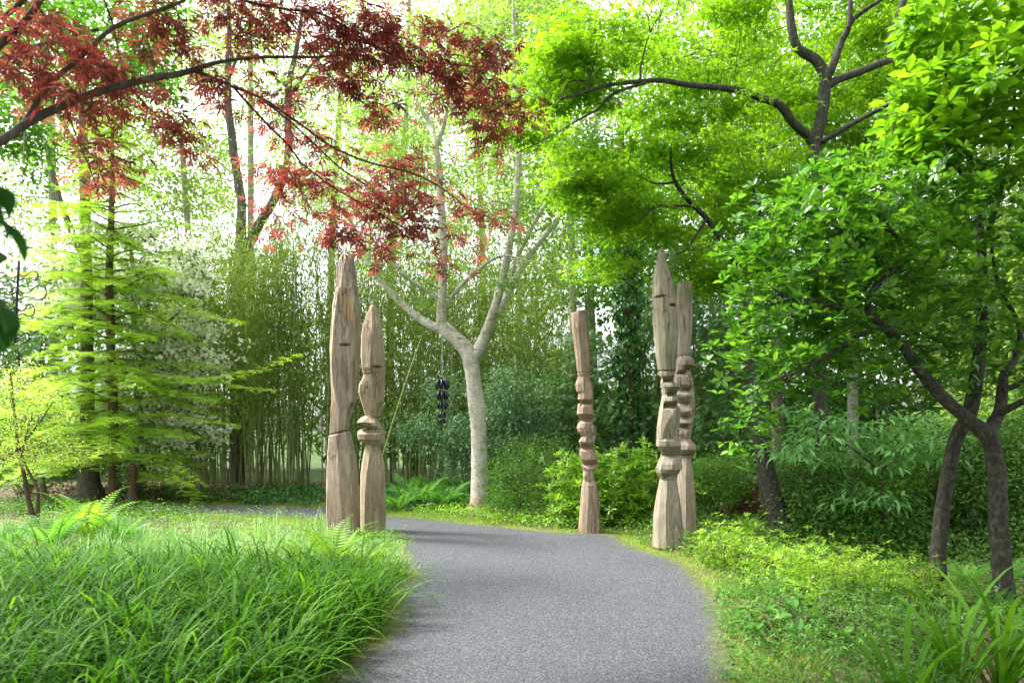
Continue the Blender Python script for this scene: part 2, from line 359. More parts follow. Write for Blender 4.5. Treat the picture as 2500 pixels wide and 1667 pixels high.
def woodmat(name, lo, mid, hi, stain=(.1, .07, .05), moss=None, orange=None):
    m, nt, out = newmat(name); v = coords(nt, (1, 1, .09)); n1 = noise(nt, v, 34, 8, .75)
    v3 = coords(nt, (1, 1, .22)); n3 = noise(nt, v3, 6.5, 5, .68); v2 = coords(nt, (1, 1, .5)); n2 = noise(nt, v2, 3.4, 5, .66)
    c = ramp(nt, n1, [(.2, lo), (.48, mid), (.8, hi)])
    c = mix(nt, mathn(nt, 'MULTIPLY', mathn(nt, 'SUBTRACT', n3, .47), 6.5, True), c, stain)      # long weather stains
    c = mix(nt, mathn(nt, 'MULTIPLY', mathn(nt, 'SUBTRACT', n2, .52), 5, True), c, hi)
    c = mix(nt, .55, c, ramp(nt, n1, [(.3, lo), (.55, mid), (.75, hi)]))
    if moss: c = mix(nt, mathn(nt, 'MULTIPLY', mathn(nt, 'SUBTRACT', noise(nt, v2, 4.3, 5), .5), 2.4, True), c, moss)
    if orange: c = mix(nt, mathn(nt, 'MULTIPLY', mathn(nt, 'SUBTRACT', noise(nt, coords(nt, (1, 1, .22)), 4.6, 3), .575), 8, True), c, orange)
    # drying checks: thin dark vertical cracks
    vo = nt.nodes.new('ShaderNodeTexVoronoi'); vo.feature = 'DISTANCE_TO_EDGE'; vo.inputs['Scale'].default_value = 11
    wv = nt.nodes.new('ShaderNodeVectorMath'); wv.operation = 'ADD'; nz = nt.nodes.new('ShaderNodeTexNoise'); nz.inputs['Scale'].default_value = 5; nt.links.new(coords(nt, (1, 1, .5)), nz.inputs['Vector']); wm = nt.nodes.new('ShaderNodeVectorMath'); wm.operation = 'SCALE'; wm.inputs['Scale'].default_value = .12; nt.links.new(nz.outputs['Color'], wm.inputs[0])
    nt.links.new(coords(nt, (1, 1, .07)), wv.inputs[0]); nt.links.new(wm.outputs[0], wv.inputs[1]); nt.links.new(wv.outputs[0], vo.inputs['Vector'])
    ck = mathn(nt, 'SUBTRACT', 1, mathn(nt, 'MULTIPLY', vo.outputs['Distance'], 17, True), True)
    ck = mathn(nt, 'MULTIPLY', ck, mathn(nt, 'MULTIPLY', mathn(nt, 'SUBTRACT', noise(nt, v2, 3.1, 2), .44), 5, True))
    c = mix(nt, mathn(nt, 'MULTIPLY', ck, .75), c, (.035, .025, .018))
    hs_ = nt.nodes.new('ShaderNodeHueSaturation'); hs_.inputs['Saturation'].default_value = .88; nt.links.new(c, hs_.inputs['Color']); c = hs_.outputs[0]
    h = mathn(nt, 'SUBTRACT', n1, ck)
    bsdf(nt, out, c, .82, .18, h, .75, .012); return m
M['wood_a'] = woodmat('weathered brown oak', (.13, .09, .06), (.31, .235, .165), (.55, .475, .38), (.13, .085, .06), None, (.42, .2, .05))
M['wood_b'] = woodmat('weathered tan oak', (.17, .12, .075), (.37, .285, .185), (.6, .52, .4), (.2, .13, .075), (.28, .25, .12))
M['wood_c'] = woodmat('warm brown oak', (.13, .085, .055), (.3, .215, .145), (.5, .395, .29), (.15, .095, .06))
M['wood_d'] = woodmat('silvered oak with green algae', (.12, .095, .065), (.28, .235, .165), (.47, .42, .32), (.14, .11, .075), (.23, .225, .11))
M['wood_e'] = woodmat('pinkish grey oak', (.14, .105, .075), (.32, .25, .18), (.52, .44, .35), (.17, .12, .085))

# ------------------------------------------------------------------ ground and path
near_L = [(855, 1667), (898, 1617), (957, 1575), (992, 1528), (999, 1468), (1005, 1432), (1042, 1408), (1005, 1379), (998, 1334), (1012, 1316), (972, 1305), (940, 1298), (880, 1284), (800, 1268), (650, 1259), (500, 1255), (400, 1250), (330, 1243), (215, 1236)]
far_E = [(60, 1232), (208, 1229), (350, 1233), (600, 1237), (800, 1242), (943, 1263), (1050, 1272), (1150, 1283), (1250, 1293), (1350, 1303), (1480, 1307), (1510, 1330), (1570, 1352), (1630, 1370), (1660, 1392), (1690, 1430), (1718, 1462), (1726, 1520), (1731, 1600), (1735, 1667)]
PATH = np.array([(-1.15, -6.)] + [(-1.1, 2.)] + [tuple(G(*p)[:2]) for p in near_L] + [(-22, 13.9), (-22, 14.7)] + [tuple(G(*p)[:2]) for p in far_E] + [(1.2, 2.), (1.2, -6.)])
def sdist(X, Y, poly):
    """signed distance, negative inside"""
    P = np.stack([X, Y], -1); d = np.full(X.shape, 1e9); ins = np.zeros(X.shape, bool)
    for a, b in zip(poly, np.roll(poly, -1, 0)):
        e = b - a; t = np.clip(((P - a) @ e) / (e @ e + 1e-12), 0, 1); q = a + t[..., None] * e; d = np.minimum(d, np.hypot(P[..., 0] - q[..., 0], P[..., 1] - q[..., 1]))
        c = (a[1] > Y) != (b[1] > Y); ins ^= c & (X < (b[0] - a[0]) * (Y - a[1]) / (b[1] - a[1] + 1e-12) + a[0])
    return np.where(ins, -d, d)
def hgt(X, Y, sd):
    k = np.clip((sd - .3) / 1.2, 0, 1)
    return k * (.035 * np.sin(X * 1.7 + 1) * np.cos(Y * 1.3) + .03 * np.sin(X * .6 - Y * .5))
def grid(xs, ys):
    X, Y = np.meshgrid(xs, ys, indexing='ij'); n, m = X.shape; i = np.arange(n - 1)[:, None] * m; j = np.arange(m - 1)[None]
    return X.ravel(), Y.ravel(), np.stack([i + j, i + m + j, i + m + j + 1, i + j + 1], -1).reshape(-1, 4)
xs = np.concatenate([[-900, -300, -100, -40, -20, -14], np.arange(-11, 9.01, .14), [11, 14, 20, 40, 100, 300, 900]])
ys = np.concatenate([[-300, -60, -20, -8, -3], np.arange(0, 17.01, .14), [18, 19, 20, 22, 25, 30, 40, 60, 120, 300, 1200]])
X, Y, F = grid(xs, ys); sd = sdist(X, Y, PATH); Z = hgt(X, Y, sd)
def groundmat():
    m, nt, out = newmat('woodland soil and moss'); v = coords(nt); a = nt.nodes.new('ShaderNodeAttribute'); a.attribute_name = 'sd'
    n1 = noise(nt, v, 14, 6, .7); n2 = noise(nt, v, 1.6, 4)
    far = nt.nodes.new('ShaderNodeMapRange'); far.inputs[1].default_value = 3; far.inputs[2].default_value = 9; nt.links.new(a.outputs['Fac'], far.inputs[0])
    soil = ramp(nt, n1, [(.3, (.035, .025, .016)), (.5, (.09, .065, .042)), (.7, (.17, .13, .09))])
    mos = ramp(nt, n1, [(.3, (.06, .085, .02)), (.55, (.13, .175, .035)), (.75, (.22, .24, .09))])
    near = mathn(nt, 'SUBTRACT', 1.15, mathn(nt, 'MULTIPLY', a.outputs['Fac'], 1.5), True)
    f = mathn(nt, 'ADD', near, mathn(nt, 'MULTIPLY', mathn(nt, 'SUBTRACT', n2, .5), 3.4), True)
    soil = mix(nt, far.outputs[0], soil, ramp(nt, n1, [(.3, (.02, .04, .012)), (.7, (.06, .1, .03))]))
    bsdf(nt, out, mix(nt, f, soil, mos), .95, .1, n1, .9, .03); return m
put('ground', mesh('ground', np.stack([X, Y, Z], -1), [F], groundmat(), attrs={'sd': sd}, smooth=True), kind='structure')

def gravelmat():
    m, nt, out = newmat('fine grey gravel'); v = coords(nt); a = nt.nodes.new('ShaderNodeAttribute'); a.attribute_name = 'sd'
    vo = nt.nodes.new('ShaderNodeTexVoronoi'); vo.inputs['Scale'].default_value = 120; nt.links.new(v, vo.inputs['Vector'])
    vo2 = nt.nodes.new('ShaderNodeTexVoronoi'); vo2.inputs['Scale'].default_value = 260; nt.links.new(v, vo2.inputs['Vector'])
    s1 = nt.nodes.new('ShaderNodeSeparateColor'); nt.links.new(vo.outputs['Color'], s1.inputs[0])
    s2 = nt.nodes.new('ShaderNodeSeparateColor'); nt.links.new(vo2.outputs['Color'], s2.inputs[0])
    t = mathn(nt, 'ADD', mathn(nt, 'MULTIPLY', s1.outputs[0], .6), mathn(nt, 'MULTIPLY', s2.outputs[1], .4))
    c = ramp(nt, t, [(.1, (.035, .038, .043)), (.42, (.08, .086, .098)), (.7, (.145, .156, .178)), (.95, (.31, .325, .36))])
    big = noise(nt, v, .9, 5, .6); c = mix(nt, mathn(nt, 'MULTIPLY', big, .55), c, (.62, .6, .6), 'MULTIPLY')
    worn = mathn(nt, 'MULTIPLY', mathn(nt, 'SUBTRACT', noise(nt, v, 2.2, 5, .65), .56), 4, True)
    c = mix(nt, mathn(nt, 'MULTIPLY', worn, .5), c, (.16, .14, .12)); dk = mathn(nt, 'MULTIPLY', mathn(nt, 'SUBTRACT', noise(nt, v, .55, 4, .6), .5), 3.5, True); c = mix(nt, mathn(nt, 'MULTIPLY', dk, .45), c, (.5, .5, .52), 'MULTIPLY')
    e = mathn(nt, 'ADD', mathn(nt, 'MULTIPLY', a.outputs['Fac'], 7), mathn(nt, 'MULTIPLY', mathn(nt, 'SUBTRACT', noise(nt, v, 13, 6, .7), .46), 3.6))
    ed = ramp(nt, noise(nt, v, 16, 5, .7), [(.3, (.07, .055, .035)), (.5, (.13, .16, .045)), (.7, (.24, .24, .12))])
    e = mathn(nt, 'ADD', e, .15, True)
    c = mix(nt, e, c, ed)
    h = mathn(nt, 'ADD', vo.outputs['Distance'], mathn(nt, 'MULTIPLY', vo2.outputs['Distance'], .5))
    bsdf(nt, out, c, .8, .25, h, 1.0, .012); return m
xs = np.concatenate([np.arange(-22, -9, .5), np.arange(-9, 4.5, .09)]); ys = np.concatenate([np.arange(-6, 2, .5), np.arange(2, 16, .09)])
X, Y, F = grid(xs, ys); sd = sdist(X, Y, PATH); keep = (sd[F] < .22).all(1); F = F[keep]
used, inv = np.unique(F, return_inverse=True); F = inv.reshape(F.shape)
X, Y, sd = X[used], Y[used], sd[used]
Z = .012 + .008 * np.clip(-sd / .4, 0, 1) + .004 * np.sin(X * 3) * np.sin(Y * 2.3) - .02 * np.clip((sd - .12) / .1, 0, 1)
put('gravel_path', mesh('gravel_path', np.stack([X, Y, Z], -1), [F], gravelmat(), attrs={'sd': sd}, smooth=True), kind='structure')

# ------------------------------------------------------------------ carved totems
def totem(name, Y, secs, mat, label, notches=()):
    """secs: list of (part name, rings); ring = (py, xl, xr, front, back, ridge 0..1, tilt_px) all in photo pixels.
    base drawn down to the ground."""
    xs = [(r[1] + r[2]) / 2 for s in secs for r in s[1]]; cx = xs[-1]
    k = Y / FPX; bz = 0
    root = thing(name, W(cx, HZ + CH / k, Y), label, 'sculpture', 'carved wooden totems beside the path')
    for si, (pn, rings) in enumerate(secs):
        R = [list(r) + [0] * (7 - len(r)) for r in rings]; dense = []
        for a, b in zip(R, R[1:]):
            m = max(1, int(abs(b[0] - a[0]) / 9))
            for q in range(m): dense.append([a[i] + (b[i] - a[i]) * q / m for i in range(7)])
        dense.append(R[-1]); V = []
        for p0, pa, p1, x0, x1, dp in notches:
            if not (R[0][0] < p0 - 1 and R[-1][0] > p1 + 1): continue
            for yy in (p0 - .3, p0 + .1, pa, p1):
                q = max(i for i in range(len(dense)) if dense[i][0] <= yy); a, b = dense[q], dense[q + 1]; t = (yy - a[0]) / max(b[0] - a[0], 1e-6)
                dense.insert(q + 1, [a[i] + (b[i] - a[i]) * t for i in range(7)]); dense[q + 1][0] = yy
        for py, xl, xr, f, bk, rg, tilt in dense:
            if 'shaft' in pn or 'block' in pn: f = max(f, .46 * (xr - xl))
            c = (xl + xr) / 2; h = (xr - xl) / 2; rx = xl + (xr - xl) * rg
            base = [(xl, 0), (xl + h * .22, -f * .66), (rx, -f), (xr - h * .25, -f * .8), (xr, -f * .05), (xr - h * .3, bk * .85), (c, bk), (xl + h * .35, bk * .8)]
            base = np.array(base); pts = []
            for a, b in zip(base, np.roll(base, -1, 0)):
                for q in range(6): pts.append(a + (b - a) * q / 6)
            pts = np.array(pts)
            for p0, pa, p1, x0, x1, dp in notches:
                dp = dp * 1.25
                if p0 < py < p1:
                    dd = dp * ((py - p0) / (pa - p0) if py < pa else (p1 - py) / (p1 - pa)); ins = np.clip(np.minimum(pts[:, 0] - x0, x1 - pts[:, 0]) / 2.5 + .5, 0, 1) * (pts[:, 1] < 1)
                    pts[:, 1] = np.where(ins > 0, np.minimum(np.maximum(pts[:, 1], -f + dd * ins * 1.0 + (0 if dd < 2 else 0)), np.maximum(1, pts[:, 1])), pts[:, 1])
            tz = (pts[:, 0] - c) / max(h, 1) * tilt
            V.append(np.stack([(pts[:, 0] - 1250) * k, Y + pts[:, 1] * k, CH - (py + tz - HZ) * k], -1))
        V = np.array(V); m, n = V.shape[:2]
        cen = V.mean(1, keepdims=True); rad = V - cen; rad[..., 2] = 0
        th = np.arange(n) / n * 2 * math.pi; z = V[..., 2]
        amp = .014 * np.sin(z * 6 + 2 * th + si) * np.sin(3 * th + z * 4) + .006 * np.sin(z * 17 + 5 * th) + rng.normal(0, .0035, (m, n))
        V = V + rad * amp[..., None]
        V[..., 2] = np.maximum(V[..., 2], 0.0)
        Fq = np.stack([np.arange(m - 1)[:, None] * n + np.arange(n)[None], np.arange(m - 1)[:, None] * n + (np.arange(n)[None] + 1) % n,
                       np.arange(1, m)[:, None] * n + (np.arange(n)[None] + 1) % n, np.arange(1, m)[:, None] * n + np.arange(n)[None]], -1).reshape(-1, 4)[:, ::-1]
        P = V.reshape(-1, 3); caps = []
        for row, flip in ((0, False), (m - 1, True)):
            P = np.vstack([P, V[row].mean(0)]); ci = len(P) - 1; a = row * n + np.arange(n); b = row * n + (np.arange(n) + 1) % n
            caps.append(np.stack([b, a, np.full(n, ci)] if flip else [a, b, np.full(n, ci)], -1)[:, ::-1] if False else (np.stack([a, b, np.full(n, ci)], -1) if flip else np.stack([b, a, np.full(n, ci)], -1)))
        part(pn, P, [np.concatenate(caps), Fq], mat, root, smooth=True, sharp=11)
    return root

YA, YB, YC, YD, YE = 9.94, 10.45, 10.35, 8.97, 9.82
gp = lambda Y: HZ + CH * FPX / Y
totem('carved_totem', YA, [
 ('carved_blade', [(619, 852, 861, 4, 4, .6), (624, 840, 863, 12, 10, .6), (636, 827, 865, 20, 18, .57), (653, 822, 868, 25, 24, .52), (697, 820, 874, 30, 28, .38), (706, 822, 876, 31, 29, .33), (709, 818, 876, 33, 30, .3),
   (745, 812, 880, 35, 33, .27), (794, 808, 882, 37, 35, .22), (845, 805, 881, 36, 35, .2), (903, 806, 878, 36, 34, .18), (939, 808, 875, 33, 32, .2), (980, 809, 872, 31, 30, .3), (996, 807, 863, 30, 29, .5), (1033, 806, 854, 28, 27, .6), (1053, 805, 853, 27, 26, .6, -6), (1056, 808, 851, 23, 24, .6, -6)]),
 ('carved_base', [(1057, 803, 856, 23, 24, .5, -6), (1061, 802, 858, 28, 27, .45, -5), (1105, 799, 867, 33, 31, .5, -1), (1154, 797, 874, 38, 34, .52), (1202, 796, 878, 41, 36, .54), (1251, 796, 880, 42, 38, .6), (1290, 799, 881, 41, 38, .62), (gp(YA), 802, 880, 40, 37, .62)]),
], M['wood_a'], 'tallest carved oak totem with orange streaks and one pointed blade, left of the path', [(841, 847, 848.5, 838, 860, 16)])
totem('carved_totem', YB, [
 ('carved_blade', [(745, 905, 918, 6, 6, .5), (752, 902, 920, 9, 8, .5), (770, 894, 925, 15, 14, .55), (794, 885, 931, 22, 20, .6), (818, 882, 936, 26, 24, .55), (867, 881, 940, 29, 27, .5), (899, 883, 941, 30, 28, .45), (911, 886, 941, 28, 28, .42), (913, 889, 941, 26, 28, .4),
   (926, 884, 940, 27, 27, .55), (939, 876, 940, 28, 27, .6), (959, 874, 939, 27, 27, .6), (979, 881, 938, 25, 24, .55), (996, 887, 933, 23, 22, .5), (1017, 892, 927, 18, 18, .5)]),
 ('carved_block', [(1014, 896, 922, 14, 14, .5, 2), (1022, 880, 924, 24, 22, .4, 2), (1031, 872, 928, 33, 26, .35, 2), (1036, 872, 932, 34, 28, .35, 4), (1044, 889, 938, 12, 28, .75, 8), (1050, 893, 941, 11, 29, .8, 8), (1054, 874, 942, 30, 29, .4, 2), (1060, 872, 942, 36, 30, .4, 1), (1072, 874, 941, 36, 30, .45, 0), (1080, 879, 936, 26, 26, .5, 3), (1088, 896, 928, 14, 18, .5, 2)]),
 ('carved_base', [(1086, 893, 927, 16, 17, .5), (1105, 888, 932, 21, 20, .42), (1130, 883, 939, 26, 25, .38), (1154, 880, 941, 29, 28, .35), (1202, 879, 942, 32, 30, .3), (1251, 879, 942, 33, 31, .28), (gp(YB), 880, 943, 32, 31, .28)]),
], M['wood_b'], 'shorter carved totem with one gaping notched block at its middle, behind the tallest totem', [(893, 899, 900.5, 917, 944, 14), (1031, 1049, 1058, 866, 914, 26)])
totem('carved_totem', YC, [
 ('carved_head', [(761, 1395, 1434, 19, 18, .4, -5), (764, 1394, 1435, 20, 19, .4, -5), (801, 1396, 1437, 20, 19, .36, -1), (842, 1401, 1440, 20, 18, .32), (883, 1406, 1441, 18, 17, .3), (908, 1409, 1441, 17, 16, .28), (909.5, 1411, 1439, 14, 14, .3)]),
 ('carved_shaft', [(909, 1411, 1439, 14, 14, .3), (913, 1410, 1440, 17, 15, .35), (920, 1411, 1440, 15, 15, .4), (928, 1408, 1441, 17, 16, .42), (938, 1405, 1446, 19, 17, .4), (955, 1407, 1448, 20, 18, .4), (960, 1412, 1448, 20, 18, .35), (975, 1411, 1449, 20, 18, .3), (976, 1416, 1447, 4, 18, .3), (984, 1416, 1447, 4, 18, .3), (986, 1411, 1449, 19, 18, .35),
   (1000, 1409, 1448, 21, 17, .3), (1010, 1408, 1451, 22, 17, .3), (1012, 1409, 1452, 17, 17, .3), (1022, 1416, 1452, 3, 17, .4), (1026, 1420, 1453, 7, 17, .4), (1028, 1416, 1453, 18, 18, .4), (1034, 1411, 1448, 20, 18, .4), (1044, 1408, 1455, 21, 19, .35), (1053, 1411, 1457, 21, 19, .35), (1065, 1420, 1456, 17, 18, .3), (1077, 1412, 1453, 19, 17, .35), (1081, 1413, 1452, 18, 17, .35),
   (1083, 1415, 1450, 6, 17, .45), (1091, 1415, 1449, 2, 17, .45), (1094, 1413, 1449, 16, 17, .45), (1112, 1415, 1459, 20, 18, .5), (1121, 1418, 1460, 20, 18, .5), (1123, 1420, 1459, 7, 17, .5), (1132, 1421, 1459, 3, 17, .5), (1136, 1418, 1461, 18, 18, .5), (1140, 1420, 1458, 18, 17, .5), (1149, 1424, 1450, 14, 14, .4), (1158, 1423, 1450, 18, 14, .4, -3), (1172, 1424, 1452, 11, 13, .4)]),
 ('carved_base', [(1171, 1423, 1453, 14, 13, .4), (1184, 1420, 1457, 18, 17, .4), (1204, 1418, 1461, 21, 20, .38), (1245, 1415, 1464, 24, 22, .35), (1286, 1412, 1467, 26, 24, .33), (gp(YC) - 2, 1413, 1467, 26, 24, .33), (gp(YC), 1415, 1465, 24, 23, .33)]),
], M['wood_c'], 'slim carved totem with flat slanted top and stacked dark notches, by the bright shrub', [(975, 984, 992, 1416, 1451, 18), (1010, 1023, 1033, 1412, 1454, 20), (1081, 1092, 1101, 1414, 1448, 17), (1121, 1133, 1142, 1418, 1462, 18), (1150, 1170, 1171.5, 1423, 1454, 10)])
totem('carved_totem', YD, [
 ('carved_blade', [(610, 1609, 1621, 6, 6, .2), (612, 1607, 1623, 8, 7, .2), (636, 1603, 1626, 12, 11, .25), (661, 1597, 1634, 17, 16, .3), (685, 1594, 1642, 22, 21, .3), (709, 1592.5, 1648, 26, 24, .3), (727, 1592, 1650, 27, 25, .32), (750, 1592.5, 1652, 29, 27, .32), (770, 1593.5, 1653.6, 29, 28, .33), (818, 1596, 1656.5, 30, 28, .35), (867, 1600, 1653.6, 27, 26, .35), (903, 1606, 1648, 23, 21, .35), (906.5, 1610, 1645, 18, 18, .35)]),
 ('carved_shaft', [(906, 1610, 1645, 18, 18, .35), (910, 1608, 1647, 22, 20, .35), (918, 1610, 1647, 22, 20, .35), (921, 1612, 1643, 14, 20, .4, 2), (929, 1614, 1641, 5, 20, .5, 2), (932, 1612, 1646, 17, 20, .5), (939, 1613, 1659, 24, 22, .5), (945, 1614, 1661, 26, 22, .5), (948, 1615, 1658, 22, 21, .55), (961, 1616, 1652, 4, 20, .5), (966, 1616, 1655, 18, 20, .5), (972, 1615, 1656, 23, 21, .5, 1), (979, 1614, 1656, 24, 22, .5),
   (982, 1613, 1654, 8, 22, .5), (989, 1612, 1654, 4, 22, .5), (994, 1610, 1658, 20, 22, .5), (1000, 1609, 1660, 27, 24, .55), (1010, 1607, 1661.5, 29, 25, .55), (1042, 1603.5, 1658, 30, 26, .4), (1071, 1602, 1657.5, 29, 26, .3), (1073, 1602, 1657, 26, 26, .3), (1076, 1601, 1660, 30, 27, .32), (1088, 1601, 1663, 32, 27, .42), (1094, 1606, 1663, 26, 26, .6), (1103, 1614, 1662, 14, 25, .7), (1112, 1613, 1662, 11, 25, .6), (1116, 1611, 1664, 24, 26, .55), (1132, 1604, 1664.5, 32, 27, .5), (1144, 1601, 1664.5, 33, 27, .5), (1150, 1602, 1662, 30, 26, .45, -3), (1160, 1607, 1655, 17, 23, .4, -2), (1169, 1612, 1651, 12, 20, .4)]),
 ('carved_base', [(1166, 1612, 1650, 18, 18, .35), (1172, 1610, 1652, 20, 19, .35), (1209, 1602, 1658, 26, 25, .34), (1258, 1594, 1664, 33, 31, .33), (1308, 1593, 1668, 37, 35, .33), (1333, 1593, 1668, 37, 35, .33), (gp(YD), 1597, 1664, 34, 33, .33)]),
], M['wood_d'], 'tall carved totem with pointed top and stacked cut blocks, nearest the right path edge', [(724, 729, 730.5, 1588, 1616, 16), (744, 750, 752, 1632, 1656, 20), (920, 930, 937, 1617, 1644, 16), (946, 963, 970, 1627, 1657, 22), (980, 991, 1001, 1618, 1656, 20), (1008, 1070, 1073, 1611, 1658, 7), (1087, 1111, 1118, 1612, 1663, 17), (1144, 1165, 1168, 1615, 1652, 16)])
totem('carved_totem', YE, [
 ('carved_head', [(690, 1655, 1687, 15, 14, .55), (694, 1653, 1689, 17, 16, .55), (721, 1652, 1691, 19, 18, .53), (770, 1651, 1691, 20, 18, .52), (818, 1652, 1689, 19, 18, .5), (866, 1654, 1684, 16, 15, .5), (868, 1656, 1682, 13, 13, .5)]),
 ('carved_shaft', [(867, 1657, 1682, 13, 13, .5), (873, 1654, 1688, 18, 17, .45), (880, 1652, 1695, 22, 20, .4), (892, 1650, 1695, 23, 20, .35, 1), (894, 1650, 1691, 16, 20, .3, -3), (904, 1650, 1686, 9, 19, .4), (915, 1646, 1687.5, 20, 18, .5), (928, 1645, 1690, 22, 19, .55), (939, 1646, 1693.5, 22, 20, .6, 2), (948, 1654, 1694, 8, 20, .7, 2), (952, 1653, 1695, 12, 20, .7, -2), (962, 1645, 1696, 22, 21, .6, -3), (972, 1647, 1696, 18, 21, .65, 2), (985, 1656, 1697, 8, 21, .7, 2), (996, 1646, 1697, 21, 21, .6, -3), (1006, 1649, 1696, 19, 20, .6, -2), (1014, 1656, 1695, 7, 20, .7, 2), (1024, 1647, 1693, 20, 20, .6, -3), (1033, 1648, 1692, 19, 20, .6), (1038, 1656, 1692, 8, 20, .65), (1046, 1648, 1690, 19, 19, .6, -1), (1052, 1652, 1689, 13, 19, .6), (1058, 1650, 1688, 17, 18, .55), (1072, 1656, 1685.6, 15, 16, .5),
   (1078, 1660, 1690, 18, 17, .5), (1086, 1653, 1698, 23, 20, .5), (1096, 1650, 1700, 24, 21, .45), (1106, 1652, 1699, 20, 20, .5, -2), (1117, 1664, 1688, 10, 14, .5)]),
 ('carved_base', [(1114, 1666, 1687, 11, 12, .4), (1120, 1663, 1687, 13, 13, .4), (1146, 1657, 1690.6, 18, 17, .4), (1184, 1651, 1695.5, 23, 21, .4), (1233, 1647, 1699, 26, 24, .4), (1283, 1645, 1700, 27, 25, .4), (gp(YE) - 2, 1646, 1700, 27, 25, .4), (gp(YE), 1648, 1698, 25, 24, .4)]),
], M['wood_e'], 'carved totem with zigzag teeth and blunt top, standing half behind the pointed right totem', [(892, 902, 909, 1668, 1696, 15), (902, 912, 920, 1646, 1672, 13), (941, 951, 965, 1642, 1685, 18), (968, 984, 1003, 1642, 1684, 18), (1005, 1017, 1031, 1642, 1682, 17), (1033, 1041, 1053, 1642, 1680, 14), (1097, 1111, 1115, 1655, 1698, 12)])

def mk_tree(name, limbs, bark, label, cat='tree', group=None, n=10, rough=.06, flare=.5):
    """limbs[0] is the trunk. Returns root, nodes"""
    P, R = limb(limbs[0]); base = P[0].copy()
    root = thing(name, (base[0], base[1], 0), label, cat, group)
    nodes = [P[len(P) // 3:]]
    if P[0, 2] < .4: P[0, 2] = -.05
    V, F = tube(P, R, max(n, 12), rough, flare); part('trunk', V, F, bark, root, smooth=True, rnd=np.full(len(V), .5))
    for L in limbs[1:]:
        P, R = limb(L); V, F = tube(P, R, n, rough); part('limb', V, F, bark, root, smooth=True); nodes.append(P)
    return root, np.vstack(nodes)
# ------------------------------------------------------------------ centre tree with the pale bark
def clump_tree(root, nodes, C, per, spread, size, T, mat, flat=.45, up=1., droop=.25, r0=.014, bark='bark_dark', big=0, name='foliage', rj=.25, jit=.6, every=1, sag=.06):
    tw = twigs(nodes, C[::every], r0=r0, sag=sag); tw.part('twigs', M[bark], root, kind='stuff')
    L = clump_leaves(C, per, spread, size, flat, up, droop, jit, rj); return foliage(root, T, L, M[mat], name, big)

Yc = 12.9
ct, cn = mk_tree('pale_barked_tree', [
 [(1170, 1251, Yc, 44), (1171, 1200, Yc, 41), (1170, 1130, Yc, 39), (1168, 1040, Yc, 39), (1164, 985, Yc, 41), (1159, 950, Yc, 38), (1153, 905, Yc, 38), (1143, 862, Yc, 40), (1118, 832, Yc, 34), (1092, 812, Yc, 33), (1078, 790, Yc, 27), (1080, 708, Yc - .1, 21), (1083, 619, Yc - .2, 20), (1077, 500, Yc - .3, 18), (1072, 420, Yc - .3, 18), (1063, 357, Yc - .3, 16), (1052, 310, Yc, 14), (1030, 270, Yc, 10), (1005, 220, Yc, 6)],
 [(1152, 880, Yc, 32), (1166, 857, Yc, 31), (1184, 821, Yc, 28), (1205, 762, Yc - .2, 23), (1220, 708, Yc - .3, 21), (1234, 648, Yc - .4, 19), (1246, 589, Yc - .5, 17), (1258, 500, Yc - .5, 15), (1264, 400, Yc - .6, 13), (1262, 250, Yc - .6, 11), (1256, 100, Yc - .7, 9), (1251, -60, Yc - .7, 6)],
 [(1190, 812, Yc + .1, 22), (1231, 732, Yc + .3, 19), (1262, 672, Yc + .4, 17), (1290, 628, Yc + .6, 14), (1349, 550, Yc + .8, 12), (1385, 500, Yc + 1, 9), (1432, 430, Yc + 1.2, 6), (1480, 370, Yc + 1.3, 4)],
 [(1222, 740, Yc + .3, 12), (1262, 630, Yc + .5, 11), (1322, 515, Yc + .6, 10), (1373, 440, Yc + .7, 8), (1453, 337, Yc + .8, 5), (1500, 290, Yc + .8, 3)],
 [(1085, 808, Yc, 24), (1059, 797, Yc, 21), (1017, 772, Yc + .1, 18), (957, 717, Yc + .2, 16), (922, 675, Yc + .3, 15), (892, 625, Yc + .4, 13), (870, 570, Yc + .5, 10), (840, 500, Yc + .6, 6)],
 [(1065, 725, Yc, 9), (1050, 717, Yc, 9), (1002, 684, Yc - .2, 8), (972, 657, Yc - .3, 7), (930, 600, Yc - .4, 4)],
 [(1078, 760, Yc, 12), (1100, 729, Yc, 11), (1130, 693, Yc - .2, 10), (1166, 660, Yc - .4, 8), (1225, 625, Yc - .6, 6), (1300, 640, Yc - .8, 4), (1400, 660, Yc - .9, 3)],
 [(1066, 360, Yc, 12), (1088, 286, Yc, 9), (1094, 200, Yc, 7), (1090, 60, Yc, 4)],
 [(1118, 830, Yc + .1, 17), (1105, 806, Yc + .2, 15), (1088, 790, Yc + .3, 12)],
], M['bark_pale'], 'pale smooth-barked tree forking into many limbs beyond the path, with a knotted trunk', group=None, rough=.05, flare=.25)
